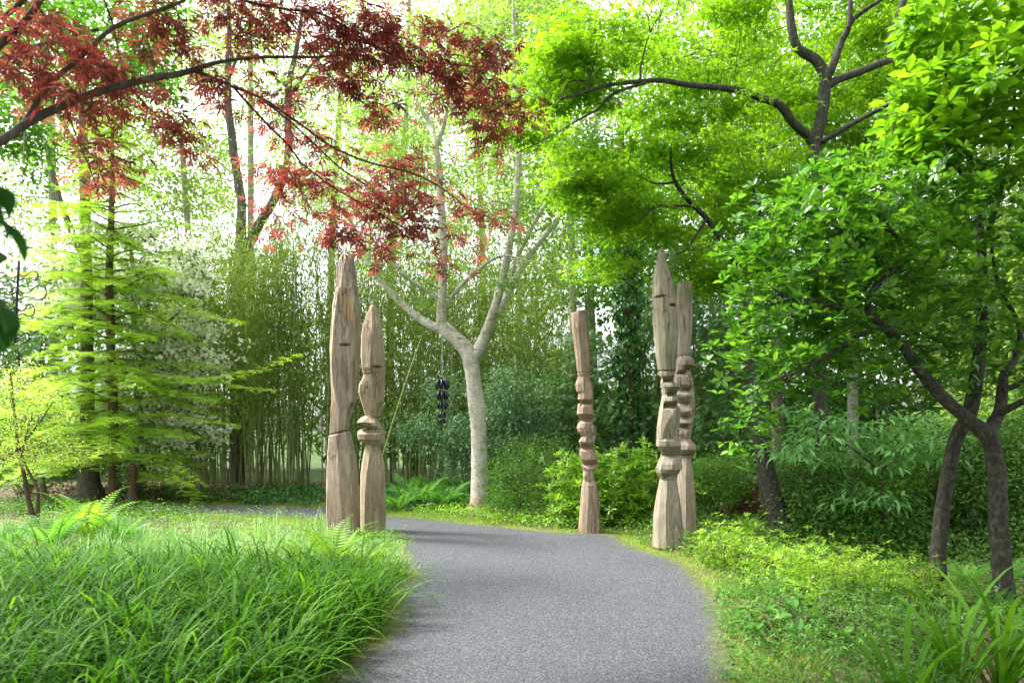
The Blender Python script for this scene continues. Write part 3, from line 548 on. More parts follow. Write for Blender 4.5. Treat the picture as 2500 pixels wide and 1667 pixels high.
# knots on the trunk
for px, py, r in ((1158, 955, 10), (1174, 992, 8)):
    c = W(px, py, Yc - .13); a = Acc(); P = np.array([c + [0, .06, 0], c + [0, .02, 0], c - [0, .004, 0]]); V, F = tube(P, np.array([r * 1.5, r, r * .5]) / FPX * Yc, 10, .12); a.add(V, F)
    a.part('knot', M['bark_pale'], ct, smooth=True)
C = np.vstack([blobs([(1060, 250, Yc, 200, 220, 1.6), (1260, 200, Yc, 170, 240, 1.8), (900, 420, Yc + .4, 160, 140, 1.4), (1340, 520, Yc + .8, 150, 130, 1.4), (1120, 560, Yc, 200, 130, 1.3)], 420, .35),
               blobs([(1230, 790, Yc - .3, 60, 45, .5), (1330, 690, Yc - .8, 150, 40, .4), (1000, 720, Yc - .2, 70, 40, .4), (930, 640, Yc, 50, 50, .4)], 40, .3)])
clump_tree(ct, cn, C, 60, .17, .075, T_DIA, 'bg_leaf', flat=.6, r0=.016, bark='bark_pale', up=.6)

# ------------------------------------------------------------------ green Japanese maples
def layers(bl, n, k, rad):  # flat drooping tiers
    """tiers of clumps: n tier centres, k clumps in each flat tier"""
    T0 = blobs(bl, n, .3); off = rng.normal(0, 1, (n, k, 3)) * [rad, rad, rad * .1]; off[..., 2] -= (off[..., 0] ** 2 + off[..., 1] ** 2) * .35
    return (T0[:, None] + off).reshape(-1, 3)
Yn = 9.6
nt_, nn = mk_tree('green_maple', [
 [(2010, 1330, Yn + .7, 36), (2004, 1000, Yn + .6, 32), (2000, 700, Yn + .3, 29), (1997, 429, Yn, 28), (1991, 357, Yn, 27), (2003, 298, Yn, 29), (2013, 225, Yn, 29), (2012, 185, Yn, 26), (1991, 146, Yn, 24), (1949, 119, Yn, 21), (1934, 74, Yn, 20), (1928, 30, Yn, 19), (1922, -60, Yn, 14)],
 [(2014, 200, Yn, 22), (2032, 164, Yn - .1, 20), (2056, 98, Yn - .1, 16), (2074, 60, Yn - .2, 14), (2075, -40, Yn - .2, 9)],
 [(2070, 70, Yn - .2, 12), (2083, 48, Yn - .2, 12), (2113, 24, Yn - .3, 10), (2151, 0, Yn - .3, 9), (2200, -30, Yn - .3, 6)],
 [(2016, 212, Yn, 24), (2047, 194, Yn, 20), (2098, 176, Yn, 19), (2150, 155, Yn, 18), (2174, 147, Yn, 16), (2170, 115, Yn, 16), (2181, 74, Yn, 17), (2205, 5, Yn, 16), (2220, -50, Yn, 13)],
 [(2000, 350, Yn, 14), (2014, 343, Yn - .1, 13), (2068, 310, Yn - .3, 12), (2151, 265, Yn - .5, 9), (2230, 225, Yn - .7, 5)],
 [(1992, 365, Yn, 24), (1976, 337, Yn, 21), (1934, 298, Yn - .2, 20), (1904, 256, Yn - .3, 22), (1860, 241, Yn - .4, 18), (1796, 220, Yn - .5, 16), (1677, 207, Yn - .8, 13), (1617, 197, Yn - 1, 12), (1557, 200, Yn - 1.1, 11), (1483, 209, Yn - 1.3, 9), (1409, 232, Yn - 1.4, 7), (1367, 243, Yn - 1.5, 5)],
 [(1575, 203, Yn - 1.1, 8), (1498, 229, Yn - 1.2, 7), (1462, 265, Yn - 1.2, 6), (1409, 295, Yn - 1.3, 5), (1349, 331, Yn - 1.4, 4), (1260, 375, Yn - 1.5, 2.5)],
 [(1430, 226, Yn - 1.4, 5), (1447, 167, Yn - 1.3, 5), (1456, 119, Yn - 1.2, 4), (1450, 50, Yn - 1.1, 3)],
 [(1563, 199, Yn - 1.1, 5), (1563, 173, Yn - 1.1, 5), (1572, 130, Yn - 1, 4), (1587, 80, Yn - 1, 3.5), (1617, 27, Yn - .9, 3)],
 [(1370, 243, Yn - 1.5, 4), (1390, 200, Yn - 1.4, 4), (1440, 198, Yn - 1.4, 3)],
], M['bark_maple'], 'green maple with a dark forking trunk at the upper right, one limb reaching far left', group='green maples', rough=.05)
C = np.vstack([layers([(1480, 120, Yn - .5, 150, 90, .8), (1390, 190, Yn - .8, 110, 80, .7), (1330, 170, Yn - .9, 60, 60, .6)], 34, 12, .19), layers([(1700, 80, Yn + .1, 160, 120, .9), (1750, 270, Yn + .4, 220, 80, .8)], 32, 12, .22),
               layers([(2000, 120, Yn + 1.2, 220, 200, .9), (2200, 60, Yn + 1, 170, 130, .8), (2150, 280, Yn + 1.1, 150, 120, .8), (1930, 320, Yn + 1.2, 160, 110, .8)], 76, 12, .24), layers([(1330, 330, Yn - 1.5, 80, 30, .4), (1240, 340, Yn - 1.5, 40, 30, .3)], 5, 8, .14)])
clump_tree(nt_, nn, C, 17, .12, .072, T_STAR3, 'maple', flat=.3, up=1.6, droop=.35, r0=.012, every=2)

Yp = 9.6
pt, pn = mk_tree('green_maple', [
 [(1922, 1322, Yp, 64), (1905, 1270, Yp, 48), (1885, 1200, Yp, 40), (1868, 1130, Yp, 38), (1850, 1050, Yp, 34), (1835, 950, Yp, 30), (1826, 857, Yp, 28), (1822, 760, Yp, 22), (1802, 655, Yp, 17), (1781, 619, Yp, 15), (1751, 568, Yp, 14), (1721, 529, Yp, 13), (1677, 485, Yp - .1, 12), (1647, 440, Yp - .2, 10), (1638, 395, Yp - .3, 7), (1640, 350, Yp - .4, 4)],
 [(1890, 1290, Yp + .1, 22), (1870, 1230, Yp + .1, 20), (1858, 1150, Yp + .08, 18), (1850, 1080, Yp + .05, 14)],
 [(1725, 532, Yp, 7), (1705, 565, Yp - .2, 6), (1680, 605, Yp - .3, 5), (1650, 622, Yp - .5, 4)],
 [(1690, 503, Yp, 7), (1640, 503, Yp - .3, 6), (1600, 505, Yp - .5, 5), (1560, 540, Yp - .7, 3)],
 [(1650, 445, Yp, 6), (1600, 448, Yp - .2, 5), (1540, 420, Yp - .4, 3)],
 [(1826, 840, Yp, 18), (1850, 700, Yp + .2, 15), (1860, 560, Yp + .3, 12), (1840, 450, Yp + .4, 9)],
], M['bark_maple'], 'green maple with the leaning lichen-grey trunk just right of the totems', group='green maples', rough=.09, flare=.35)
C = np.vstack([layers([(1560, 390, Yp + .2, 190, 70, .8), (1490, 500, Yp, 140, 60, .8), (1620, 530, Yp + .5, 160, 70, .7), (1440, 430, Yp - .3, 90, 50, .5)], 54, 12, .2),
               layers([(1740, 600, Yp + .6, 140, 130, 1.), (1470, 660, Yp + .8, 60, 50, .5), (1820, 430, Yp + .6, 120, 90, 1)], 44, 12, .2)])
clump_tree(pt, pn, C, 17, .12, .07, T_STAR3, 'maple', flat=.3, up=1.6, droop=.35, r0=.011, every=2)

# ------------------------------------------------------------------ magnolia in the right foreground
Yq = 5.9
qt, qn = mk_tree('magnolia_tree', [
 [(2452, 1500, Yq, 52), (2448, 1400, Yq, 42), (2440, 1301, Yq, 40), (2434, 1168, Yq, 40), (2425, 1108, Yq, 38), (2411, 1060, Yq, 44), (2375, 1033, Yq, 32), (2321, 989, Yq, 29), (2277, 944, Yq, 28), (2232, 885, Yq - .1, 26), (2202, 840, Yq - .1, 23), (2157, 797, Yq - .1, 20), (2120, 760, Yq - .2, 17), (2132, 708, Yq - .2, 16), (2184, 655, Yq - .2, 14), (2200, 600, Yq - .2, 10), (2160, 540, Yq - .1, 8), (2150, 480, Yq, 5)],
 [(2120, 765, Yq - .2, 12), (2053, 750, Yq - .3, 11), (2002, 744, Yq - .4, 9), (1930, 730, Yq - .5, 5), (1870, 690, Yq - .5, 3)],
 [(2160, 795, Yq - .1, 14), (2098, 818, Yq - .2, 12), (2038, 857, Yq - .3, 10), (1955, 905, Yq - .4, 7), (1880, 930, Yq - .5, 4), (1820, 970, Yq - .5, 3)],
 [(2412, 1055, Yq, 34), (2440, 1005, Yq + .1, 26), (2446, 959, Yq + .1, 24), (2450, 915, Yq + .1, 20), (2479, 875, Yq + .2, 14), (2490, 800, Yq + .2, 12), (2440, 700, Yq + .2, 9), (2420, 600, Yq + .1, 6)],
 [(2443, 1007, Yq, 18), (2470, 993, Yq - .1, 16), (2505, 975, Yq - .2, 15), (2580, 900, Yq - .3, 12)],
 [(2449, 953, Yq, 13), (2500, 930, Yq, 12), (2560, 860, Yq, 9)],
], M['bark_maple'], 'dark-leaved magnolia filling the right side, its thick trunk forking low near the frame edge', group='magnolias', rough=.07, flare=.2)
mag = [(2140, 520, Yq, 230, 130, .9, 1.2), (1990, 620, Yq - .2, 190, 160, .8, 1.3), (1930, 800, Yq - .3, 150, 150, .7, 1.3), (1850, 930, Yq - .3, 70, 120, .45, 1.1), (2120, 800, Yq, 250, 170, .8, 1), (2350, 620, Yq - .1, 210, 180, .9, 1), (2400, 850, Yq - .1, 140, 110, .8, .8), (2050, 960, Yq - .1, 130, 50, .5, .5), (1980, 470, Yq, 90, 40, .4, 1), (1815, 1060, Yq - .2, 30, 60, .3, 1), (1830, 600, Yq - .2, 60, 90, .4, 1)]
mag = [(m_[0], m_[1], m_[2] + .3, *m_[3:]) for m_ in mag]; C = blobs(mag, 2300, .3); C += rng.normal(0, .1, C.shape); tw = twigs(qn, C[:1300], r0=.012, sag=.03); tw.part('twigs', M['bark_maple'], qt, kind='stuff')
foliage(qt, T_OVAL, rosettes(C, 6, .088, .3, .22), M['magnolia'], big=300)

Y2 = 6.3
q2, q2n = mk_tree('magnolia_tree', [
 [(2292, 1462, Y2, 40), (2291, 1349, Y2, 34), (2300, 1260, Y2, 32), (2303, 1227, Y2, 31), (2318, 1138, Y2, 32), (2336, 1066, Y2, 33), (2366, 1007, Y2, 34), (2380, 944, Y2, 32), (2392, 850, Y2 + .1, 28), (2400, 700, Y2 + .2, 24), (2390, 550, Y2 + .2, 20), (2370, 400, Y2 + .2, 15), (2330, 250, Y2 + .1, 10), (2290, 120, Y2, 6)],
 [(2395, 620, Y2 + .2, 13), (2440, 480, Y2, 11), (2470, 330, Y2 - .2, 8), (2480, 180, Y2 - .3, 5)],
 [(2378, 460, Y2 + .2, 11), (2300, 370, Y2, 9), (2230, 330, Y2 - .2, 6), (2180, 320, Y2 - .3, 3)],
], M['bark_maple'], 'slender leaning magnolia stem under large lime leaves at the upper right', group='magnolias', rough=.05, flare=.15)
C = blobs([(2400, 230, Y2 - .2, 160, 130, .8), (2350, 60, Y2 - .2, 150, 70, .6), (2290, 270, Y2 - .3, 120, 110, .6), (2480, 120, Y2 - .3, 90, 90, .7), (2260, 360, Y2 - .3, 100, 60, .5), (2420, 390, Y2 - .2, 150, 60, .7), (2220, 210, Y2 - .4, 40, 40, .3)], 560, .35)
tw = twigs(q2n, C, r0=.011, sag=.03); tw.part('twigs', M['bark_maple'], q2, kind='stuff')
L = rosettes(C, 6, .135, .1, .2); foliage(q2, T_OVAL, L, M['lime_leaf'], big=300)

# ------------------------------------------------------------------ red maple overhead on the left
def rl(pts, d0, d1):
    n = len(pts); return [(x, y, d0 + (d1 - d0) * i / (n - 1), w) for i, (x, y, w) in enumerate(pts)]
rlimbs = [
 rl([(-420, 500, 60), (-200, 430, 44), (0, 345, 22), (60, 305, 19), (119, 274, 19), (194, 241, 18), (268, 217, 17), (357, 194, 16), (432, 182, 15), (477, 170, 12), (536, 152, 9), (626, 141, 8), (700, 140, 7), (779, 140, 6), (868, 135, 5), (960, 160, 3)], 3.2, 4.6),
 rl([(60, 300, 14), (89, 253, 12), (134, 194, 11), (194, 143, 11), (253, 86, 10), (298, 57, 10), (402, 21, 9), (460, -5, 8), (520, -60, 6)], 3.55, 3.9),
 rl([(470, 172, 10), (520, 190, 8), (566, 211, 8), (640, 241, 7), (734, 304, 6.5), (808, 357, 6), (898, 396, 5), (987, 417, 4.5), (1047, 441, 4), (1100, 475, 3.5), (1170, 530, 2.5)], 4.05, 4.9),
 rl([(572, 216, 6), (611, 259, 6), (670, 322, 5.5), (704, 354, 5), (734, 396, 5), (779, 432, 4.5), (826, 465, 4), (957, 540, 3.5), (1010, 570, 3), (1060, 620, 2)], 4.2, 4.8),
 rl([(640, 245, 5), (700, 290, 5), (760, 345, 4.5), (830, 410, 4), (890, 450, 4), (960, 510, 3.5), (1040, 590, 2.5)], 4.3, 4.9),
 rl([(-60, 170, 22), (0, 110, 17), (60, 54, 15), (98, 0, 14), (130, -60, 12)], 3.4, 3.5),
 rl([(-40, 90, 14), (0, 52, 12), (60, 0, 11), (90, -40, 9)], 3.6, 3.6),
 rl([(520, -40, 9), (600, 3, 7), (704, 24, 6), (779, 33, 6), (850, 70, 5.5), (898, 104, 5), (957, 134, 5), (1047, 179, 4), (1136, 203, 3.5), (1240, 260, 2.5)], 4.1, 4.9),
 rl([(890, 100, 4), (930, 118, 4), (987, 143, 3.5), (1077, 155, 3), (1180, 165, 2.5)], 4.5, 4.8),
 rl([(680, 25, 4), (740, 90, 4), (800, 180, 3.5), (870, 240, 3), (960, 300, 2)], 4.3, 4.8),
 rl([(250, -10, 5), (275, 60, 5), (290, 130, 4.5), (310, 195, 4), (340, 240, 3.5), (400, 300, 3), (440, 350, 2)], 3.8, 4.1),
 rl([(90, 10, 4), (130, 75, 3.5), (170, 130, 3), (240, 230, 3), (250, 300, 2)], 3.6, 3.9),
 rl([(160, 255, 4), (185, 330, 3.5), (215, 400, 3), (240, 470, 2)], 3.7, 3.9),
]
P0, R0 = limb(rlimbs[0], step=.05)
# the trunk stands out of frame to the left; its stem is built to the ground
trunk = np.array([[-3.35, 3.1, -.05], [-3.3, 3.12, .8], [-3.28, 3.15, 1.6], P0[0] + [-.15, 0, -.25]])
red = thing('red_maple', (-3.35, 3.1, 0), 'red-leaved maple whose long grey boughs arch in from the upper left over the path', 'tree')
Pt, Rt = smooth_line(trunk, np.array([.16, .12, .1, .085]), .1); V, F = tube(Pt, Rt, 14, .06, .4); part('trunk', V, F, M['bark_grey'], red, smooth=True)
rn = [P0]
for i, L in enumerate(rlimbs):
    P, R = limb(L, step=.05); rn.append(P); V, F = tube(P, R, 9, .05); part('limb', V, F, M['bark_dark' if i > 2 else 'bark_grey'], red, smooth=True)
    if i in (5, 6):   # join the upper boughs to the stem
        J, JR = smooth_line(np.array([Pt[-3], (Pt[-3] + P[0]) / 2 + [0, 0, .1], P[0]]), np.array([.06, .05, R[0]]), .1); V, F = tube(J, JR, 9, .05); part('limb', V, F, M['bark_grey'], red, smooth=True)
sprays = [([(0, 150), (70, 175), (150, 240), (95, 180)], 36, 3.6, 44), ([(100, 20), (190, 120), (260, 190)], 30, 3.7, 40), ([(190, 240), (230, 330), (262, 400)], 26, 3.8, 34), ([(240, 380), (272, 470)], 12, 3.9, 12), ([(255, 160), (290, 230), (315, 310)], 30, 3.9, 36),
 ([(340, 225), (400, 290), (435, 325)], 26, 3.95, 24), ([(410, 320), (455, 370), (490, 405)], 13, 4., 12), ([(320, 25), (400, 60), (450, 85)], 28, 4., 28), ([(330, 100), (385, 140)], 20, 4., 14), ([(450, 130), (485, 150)], 14, 4.1, 8), ([(480, 190), (545, 220), (545, 262)], 24, 4.15, 20),
 ([(505, 0), (580, 50), (660, 120)], 36, 4.2, 44), ([(630, 155), (690, 240), (695, 265)], 18, 4.3, 16), ([(610, 15), (760, 45), (880, 60), (940, 72)], 42, 4.45, 76), ([(760, 70), (860, 125), (925, 160)], 48, 4.5, 66), ([(930, 78), (1080, 80), (1170, 115), (1235, 150)], 26, 4.75, 72), ([(930, 120), (1060, 150), (1200, 195)], 34, 4.7, 66),
 ([(1060, 175), (1150, 220), (1200, 265), (1290, 295)], 32, 4.85, 62), ([(1065, 245), (1130, 275), (1190, 330), (1215, 355)], 22, 4.8, 34), ([(780, 150), (850, 200), (930, 250), (970, 305)], 26, 4.6, 46), ([(780, 200), (830, 240)], 20, 4.6, 10), ([(650, 285), (700, 330), (760, 350), (850, 372)], 22, 4.5, 28),
 ([(650, 430), (720, 440), (800, 430), (880, 450)], 34, 4.6, 50), ([(880, 440), (960, 470), (1040, 520)], 42, 4.7, 52), ([(930, 392), (1010, 405), (1080, 460), (1160, 510), (1210, 560)], 22, 4.8, 42), ([(660, 480), (690, 530), (645, 610)], 18, 4.6, 13), ([(755, 500), (825, 560), (845, 590)], 20, 4.65, 18),
 ([(830, 480), (930, 550), (1050, 590)], 40, 4.75, 56), ([(900, 590), (940, 645)], 16, 4.8, 12), ([(1070, 620), (1095, 690)], 11, 4.85, 8), ([(1100, 565), (1150, 600)], 13, 4.85, 8), ([(-20, 60), (60, 90), (0, 240)], 30, 3.5, 22), ([(560, 20), (700, 60)], 30, 4.3, 22), ([(1180, 200), (1230, 260)], 20, 4.9, 14)]
C = []
for pl, w, Yd, cnt in sprays:
    cnt = int(cnt * .6)
    pl = np.array(pl, float); t = U(0, len(pl) - 1.001, cnt); i = t.astype(int); q = pl[i] + (pl[i + 1] - pl[i]) * (t - i)[:, None] + rng.normal(0, w * .5, (cnt, 2))
    C += [W(a, b, Yd + rng.normal(0, .12)) for a, b in q]
C = np.array(C); tw = twigs(np.vstack(rn), C, r0=.007, sag=-.04, bend=.06, minr=.0016); tw.part('twigs', M['bark_dark'], red, kind='stuff')
foliage(red, T_MAPLE7, clump_leaves(C, 5, .075, .07, .5, 1.1, .55, .5, .3), M['red'], big=300)

# near out-of-focus leaves at the left edge
T_BIG = tpl(*(lambda n: ([(sx * .21 * math.sin(math.pi * min(1, (i / n) ** .85)) , i / n, (.05 if sx == 0 else .09) * math.sin(math.pi * i / n) * 1.2 - .12 * (i / n) ** 2 - (0 if sx else .03)) for i in range(n + 1) for sx in (-1, 0, 1)], [q for i in range(n) for q in ((3 * i, 3 * i + 1, 3 * i + 4, 3 * i + 3), (3 * i + 1, 3 * i + 2, 3 * i + 5, 3 * i + 4))]))(8))
nl = thing('leafy_branch', W(-160, 700, 1.15), 'dark out-of-focus leafy branch hanging very close at the left edge', 'branch')
a = Acc()
for p, q in (((-260, 380), (30, 560)), ((-260, 640), (20, 800)), ((-260, 900), (-150, 380))):
    P, R = smooth_line([W(*p, 1.15), W((p[0] + q[0]) / 2, (p[1] + q[1]) / 2 - 20, 1.15), W(*q, 1.15)], [.004, .003, .0015], .03); V, F = tube(P, R, 6); a.add(V, F)
a.part('stem', M['bark_dark'], nl)
tips = [(110, 640, -60, 500), (70, 590, -70, 470), (60, 520, -80, 430), (40, 640, -90, 570), (75, 800, -80, 700), (60, 830, -90, 740), (20, 860, -100, 790), (-10, 560, -120, 460), (30, 480, -60, 430), (10, 720, -110, 690)]
P = np.array([W(t[2], t[3], 1.15 + .02 * i) for i, t in enumerate(tips)]); Q = np.array([W(t[0], t[1], 1.12) for t in tips])
foliage(nl, T_BIG, (P, Q - P, np.tile([.1, .5, .8], (len(P), 1)) + rng.normal(0, .2, P.shape), np.linalg.norm(Q - P, axis=1) * .85, U(.2, 1, len(P))), leafmat('dark near leaf', [(.015, .075, .008), (.025, .11, .01), (.04, .14, .015)], .5, rough=.7, spec=.08), big=9)

# ------------------------------------------------------------------ feathery cypress on the left
Yk = 14.6
kt, kn = mk_tree('cypress_tree', [[(281, 1226, Yk, 34), (281, 1180, Yk, 28), (280, 1108, Yk, 25), (276, 1000, Yk, 22), (274, 900, Yk, 20), (271, 857, Yk, 19), (270, 768, Yk, 18), (266, 678, Yk, 17), (270, 589, Yk, 15), (273, 473, Yk, 12), (274, 380, Yk, 9), (275, 300, Yk, 6), (276, 240, Yk, 3)]],
                 M['bark_red'], 'feathery lime-green conifer with a straight red-brown trunk, left of the bamboo', group=None, flare=.3)
zt = W(0, 240, Yk)[2]; bx = W(275, 0, Yk)[0]; br = Acc(); FP, FD, FN, FS, FR = [], [], [], [], []
def spray(P, side_len, r):
    """branch polyline with side branchlets carrying feathers"""
    m = len(P); T = norm(np.gradient(P, axis=0)); s = norm(np.cross(T, [0, 0, 1.]))
    V, F = tube(P, np.linspace(r, .004, m), 5); br.add(V, F, .5)
    for i in range(max(1, m // 6), m):
        for sg in (-1, 1):
            l = side_len * (1.15 - .8 * i / m) * U(.6, 1.2); d = norm(s[i] * sg + T[i] * U(.5, 1.) + [0, 0, U(-.25, .1)])
            k = max(2, int(l / .085)); t = np.arange(k) / k * l; q = P[i] + d * t[:, None]; q[:, 2] -= .25 * t ** 2 / max(l, .1)
            sd_ = norm(np.cross(d, [0, 0, 1.]))
            for sg2 in (-1, 1):
                FP.append(q); FD.append(norm(d * .65 + sd_ * sg2 + rng.normal(0, .18, (k, 3)))); FN.append(np.tile([0, 0, 1.], (k, 1)) + rng.normal(0, .3, (k, 3))); FS.append(U(.13, .21, k)); FR.append(np.clip(U(.2, .8) + rng.normal(0, .15, k), 0, 1))
for j in range(116):
    f = (j + U(0, .6)) / 116; z = .75 + (zt - .9) * f; L = (2.35 * (1 - f) ** .62 + .2) * U(.7, 1.15); an = j * 2.4 + U(-.3, .3); d = np.array([math.cos(an), math.sin(an) * .9])
    m = max(5, int(L / .16)); t = np.linspace(0, 1, m); rise = U(.05, .3) if f > .3 else U(-.05, .15); sagg = U(.2, .4) * L * .5
    P = np.stack([bx + d[0] * L * t, Yk + d[1] * L * t, z + rise * L * t * (1 - t * .3) - sagg * 1.25 * t ** 2.2 + .1 * math.sin(j * 1.7) * np.sin(t * 5 + j)], -1) + np.cumsum(rng.normal(0, .012, (m, 3)), 0)
    spray(P, .55 * (.4 + L / 2.4), .02)
for pts in ([(272, 880, Yk), (360, 905, Yk - .3), (480, 925, Yk - .6), (560, 915, Yk - .8), (640, 898, Yk - 1), (715, 868, Yk - 1.1)], [(272, 905, Yk), (400, 930, Yk - .4), (520, 930, Yk - .6), (600, 945, Yk - .8), (655, 950, Yk - .9)], [(272, 1020, Yk), (400, 1010, Yk - .3), (480, 1020, Yk - .5), (560, 1035, Yk - .6)], [(272, 720, Yk), (380, 670, Yk - .3), (430, 740, Yk - .4), (500, 765, Yk - .5), (585, 785, Yk - .6)]):
    P, R = limb([(*p, 3) for p in pts], step=.16); spray(P, .4, .018)
br.part('branches', M['bark_dark'], kt, kind='stuff')
foliage(kt, T_FEATHER, (np.vstack(FP), np.vstack(FD), np.vstack(FN), np.concatenate(FS), np.concatenate(FR)), M['cypress'])

# ------------------------------------------------------------------ flowering dogwood behind it
Yl = 16.0
lt, ln = mk_tree('flowering_dogwood', [[(345, 1195, Yl, 20), (340, 1000, Yl, 18), (330, 850, Yl, 15), (325, 700, Yl, 10), (320, 600, Yl, 6)], [(336, 900, Yl, 10), (400, 800, Yl - .3, 8), (440, 760, Yl - .4, 4)], [(335, 850, Yl, 10), (250, 760, Yl - .3, 7), (200, 650, Yl - .3, 4)]],
                 M['bark_grey'], 'dogwood tree covered in creamy white flowers behind the feathery conifer')
bl = [(320, 640, Yl, 170, 90, 1.4), (230, 720, Yl, 110, 90, 1), (420, 760, Yl - .3, 90, 110, 1), (440, 880, Yl - .3, 90, 120, 1), (350, 960, Yl, 140, 120, 1.2), (430, 1060, Yl - .3, 90, 90, .9), (380, 1120, Yl - .2, 60, 50, .6)]
C = layers(bl, 120, 8, .28); tw = twigs(ln, C[::3], r0=.014); tw.part('twigs', M['bark_grey'], lt, kind='stuff')
foliage(lt, T_DIA, clump_leaves(C, 11, .14, .1, .4, 1., .3), M['dog_leaf'])
L = clump_leaves(C[rng.random(len(C)) < .95], 18, .17, .09, .5, 2., 0); L[0][:, 2] += .09; L[2][:] = rng.normal(0, .45, L[2].shape) + [0, -.75, .6]; foliage(lt, T_BRACT, L, M['bract'], 'flowers')
# ------------------------------------------------------------------ bamboo grove
fol_b = []
cm = []
for q in range(14):
    H = U(5.6, 8.4); n = 15; t = np.linspace(0, 1, n); bend = U(.1, .9); a = U(0, 6.28); P = np.stack([bend * t ** 2.4 * math.cos(a), bend * t ** 2.4 * math.sin(a), H * t - .05], -1)
    V, F = tube(P, np.linspace(U(.016, .027), .005, n), 6); cm.append((mesh('bamboo_culm', V, F, M['culm'], smooth=True), P))
cul = []
cand = []
for i in range(300):
    Yb = 16.6 + 4.5 * U(0, 1) ** 1.6; px = U(350, 1360)
    if px < 480: Yb += 1.2
    if 960 < px: Yb += U(0, 1) * 1.2
    cand.append((px, Yb))
cand.sort(key=lambda c: c[1])
for i, (px, Yb) in enumerate(cand):
    me, P = cm[rng.integers(len(cm))]; s = U(.85, 1.12); rz = U(0, 6.28); o = put('bamboo_culm', me, loc=((px - 1250) / FPX * Yb, Yb, 0), label='thin green bamboo culm standing in the dense grove behind the path', cat='bamboo', group='bamboo culms in the grove')
    tilt = rng.normal(0, .045, 2); o.rotation_euler = (tilt[0], tilt[1], rz); o.scale = (1, 1, s)
    c, sn = math.cos(rz), math.sin(rz); Q = P.copy(); Q[:, 2] *= s; Q = Q @ np.array(Matrix.Rotation(rz, 3, 'Z').transposed()); Q[:, 0] += tilt[1] * Q[:, 2] + o.location.x; Q[:, 1] += Yb - tilt[0] * Q[:, 2]; cul.append(Q)
cul = np.array(cul); k = 14500
ci = rng.integers(len(cul), size=k); h = rng.beta(1.6, 1.0, k) * 13.7; hi = h.astype(int); B = cul[ci, hi] + (cul[ci, hi + 1] - cul[ci, hi]) * (h - hi)[:, None]
keep = (B[:, 2] > .9 + U(0, 1.3, k)); B = B[keep] + rng.normal(0, .22, (keep.sum(), 3)); B[:, 1] -= .1
foliage(None, T_SLIM, clump_leaves(B, 8, .13, .17, .9, .5, .9, .7, .25), M['bamboo_leaf'], 'bamboo_foliage')
o = bpy.data.objects['bamboo_foliage']; tag(o, 'fine olive-green bamboo leaves filling the grove', 'foliage')

# ------------------------------------------------------------------ shrubs
def shrub(name, label, mat, bl, n, per, spread, size, T, ns=10, rs=.012, cat='shrub', group=None, base=None, big=0, ros=0, **kw):
    b = bl[0]; bx_, by_ = base if base else ((b[0] - 1250) / FPX * b[2], b[2])
    root = thing(name, (bx_, by_, 0), label, cat, group); C = blobs(bl, n, .45); C += rng.normal(0, .07, C.shape) + np.clip(rng.normal(0, .1, (len(C), 1)), 0, 1) * [0, 0, 1]; C = C[C[:, 2] > .02]
    st = Acc(); nd = []
    for i in range(ns):
        t = C[rng.integers(len(C))]; a = np.array([bx_ + rng.normal(0, .12), by_ + rng.normal(0, .1), -.02]); P, R = smooth_line([a, (a * .5 + t * .5) + [0, 0, .1], t], [rs, rs * .7, rs * .3], .12); V, F = tube(P, R, 5); st.add(V, F); nd.append(P)
    twigs(np.vstack(nd), C[::3], r0=rs * .5, acc=st, minr=.002); st.part('stems', M['stem'], root, kind='stuff')
    L = rosettes(C, ros, size, kw.get('tilt', .35)) if ros else clump_leaves(C, per, spread, size, **kw)
    ok = L[0][:, 2] > .01; L = tuple(l[ok] for l in L)
    foliage(root, T, L, M[mat], big=big); return root
Gd = GY(1292)
shrub('round_shrub', 'dense small-leaved dark green shrub between the pale trunk and the bright shrub', 'box', [(1265, 1190, 12.0, 90, 90, .7), (1330, 1150, 12.2, 80, 80, .6), (1215, 1230, 11.9, 40, 45, .4), (1300, 1235, 11.8, 100, 50, .5), (1250, 1130, 12.3, 60, 50, .5)], 420, 26, .085, .04, T_DIA, flat=.9)
shrub('bright_shrub', 'bright yellow-green broad-leaved shrub behind the slim flat-topped totem', 'rhodo', [(1480, 1190, 11.3, 110, 85, .6, 1.2), (1400, 1190, 11.3, 70, 75, .5), (1560, 1180, 11.4, 70, 85, .5), (1500, 1245, 11.1, 130, 50, .5), (1390, 1250, 11.1, 55, 40, .4), (1640, 1230, 11.4, 60, 60, .4)], 1500, 0, 0, .115, T_LANCE, ros=7, big=300, ns=24)
shrub('blue_green_shrub', 'blue-green leafy shrub left of the slim totem, behind the pale trunk', 'blue_shrub', [(1290, 980, 14.5, 90, 75, .8), (1230, 960, 14.6, 60, 60, .7), (1200, 1060, 14.3, 110, 60, .8), (1080, 1060, 14.4, 80, 55, .6), (1310, 1060, 14.2, 70, 60, .6), (1090, 960, 14.8, 45, 50, .4), (1000, 1060, 14.5, 40, 30, .4), (1150, 1120, 14.2, 90, 50, .6)], 640, 20, .14, .1, T_LANCE, flat=.5, ns=18, rs=.02)
shrub('low_conifer', 'mid-green spreading conifer boughs between the slim totem and the ivy trunk', 'hem', [(1440, 900, 14.6, 60, 90, .6), (1400, 850, 14.8, 40, 40, .4), (1450, 1030, 14.3, 70, 60, .6), (1390, 960, 14.6, 50, 60, .5)], 420, 8, .15, .14, T_HEM, cat='conifer', group='dark conifers behind the totems', flat=.35, droop=.4, rs=.03)
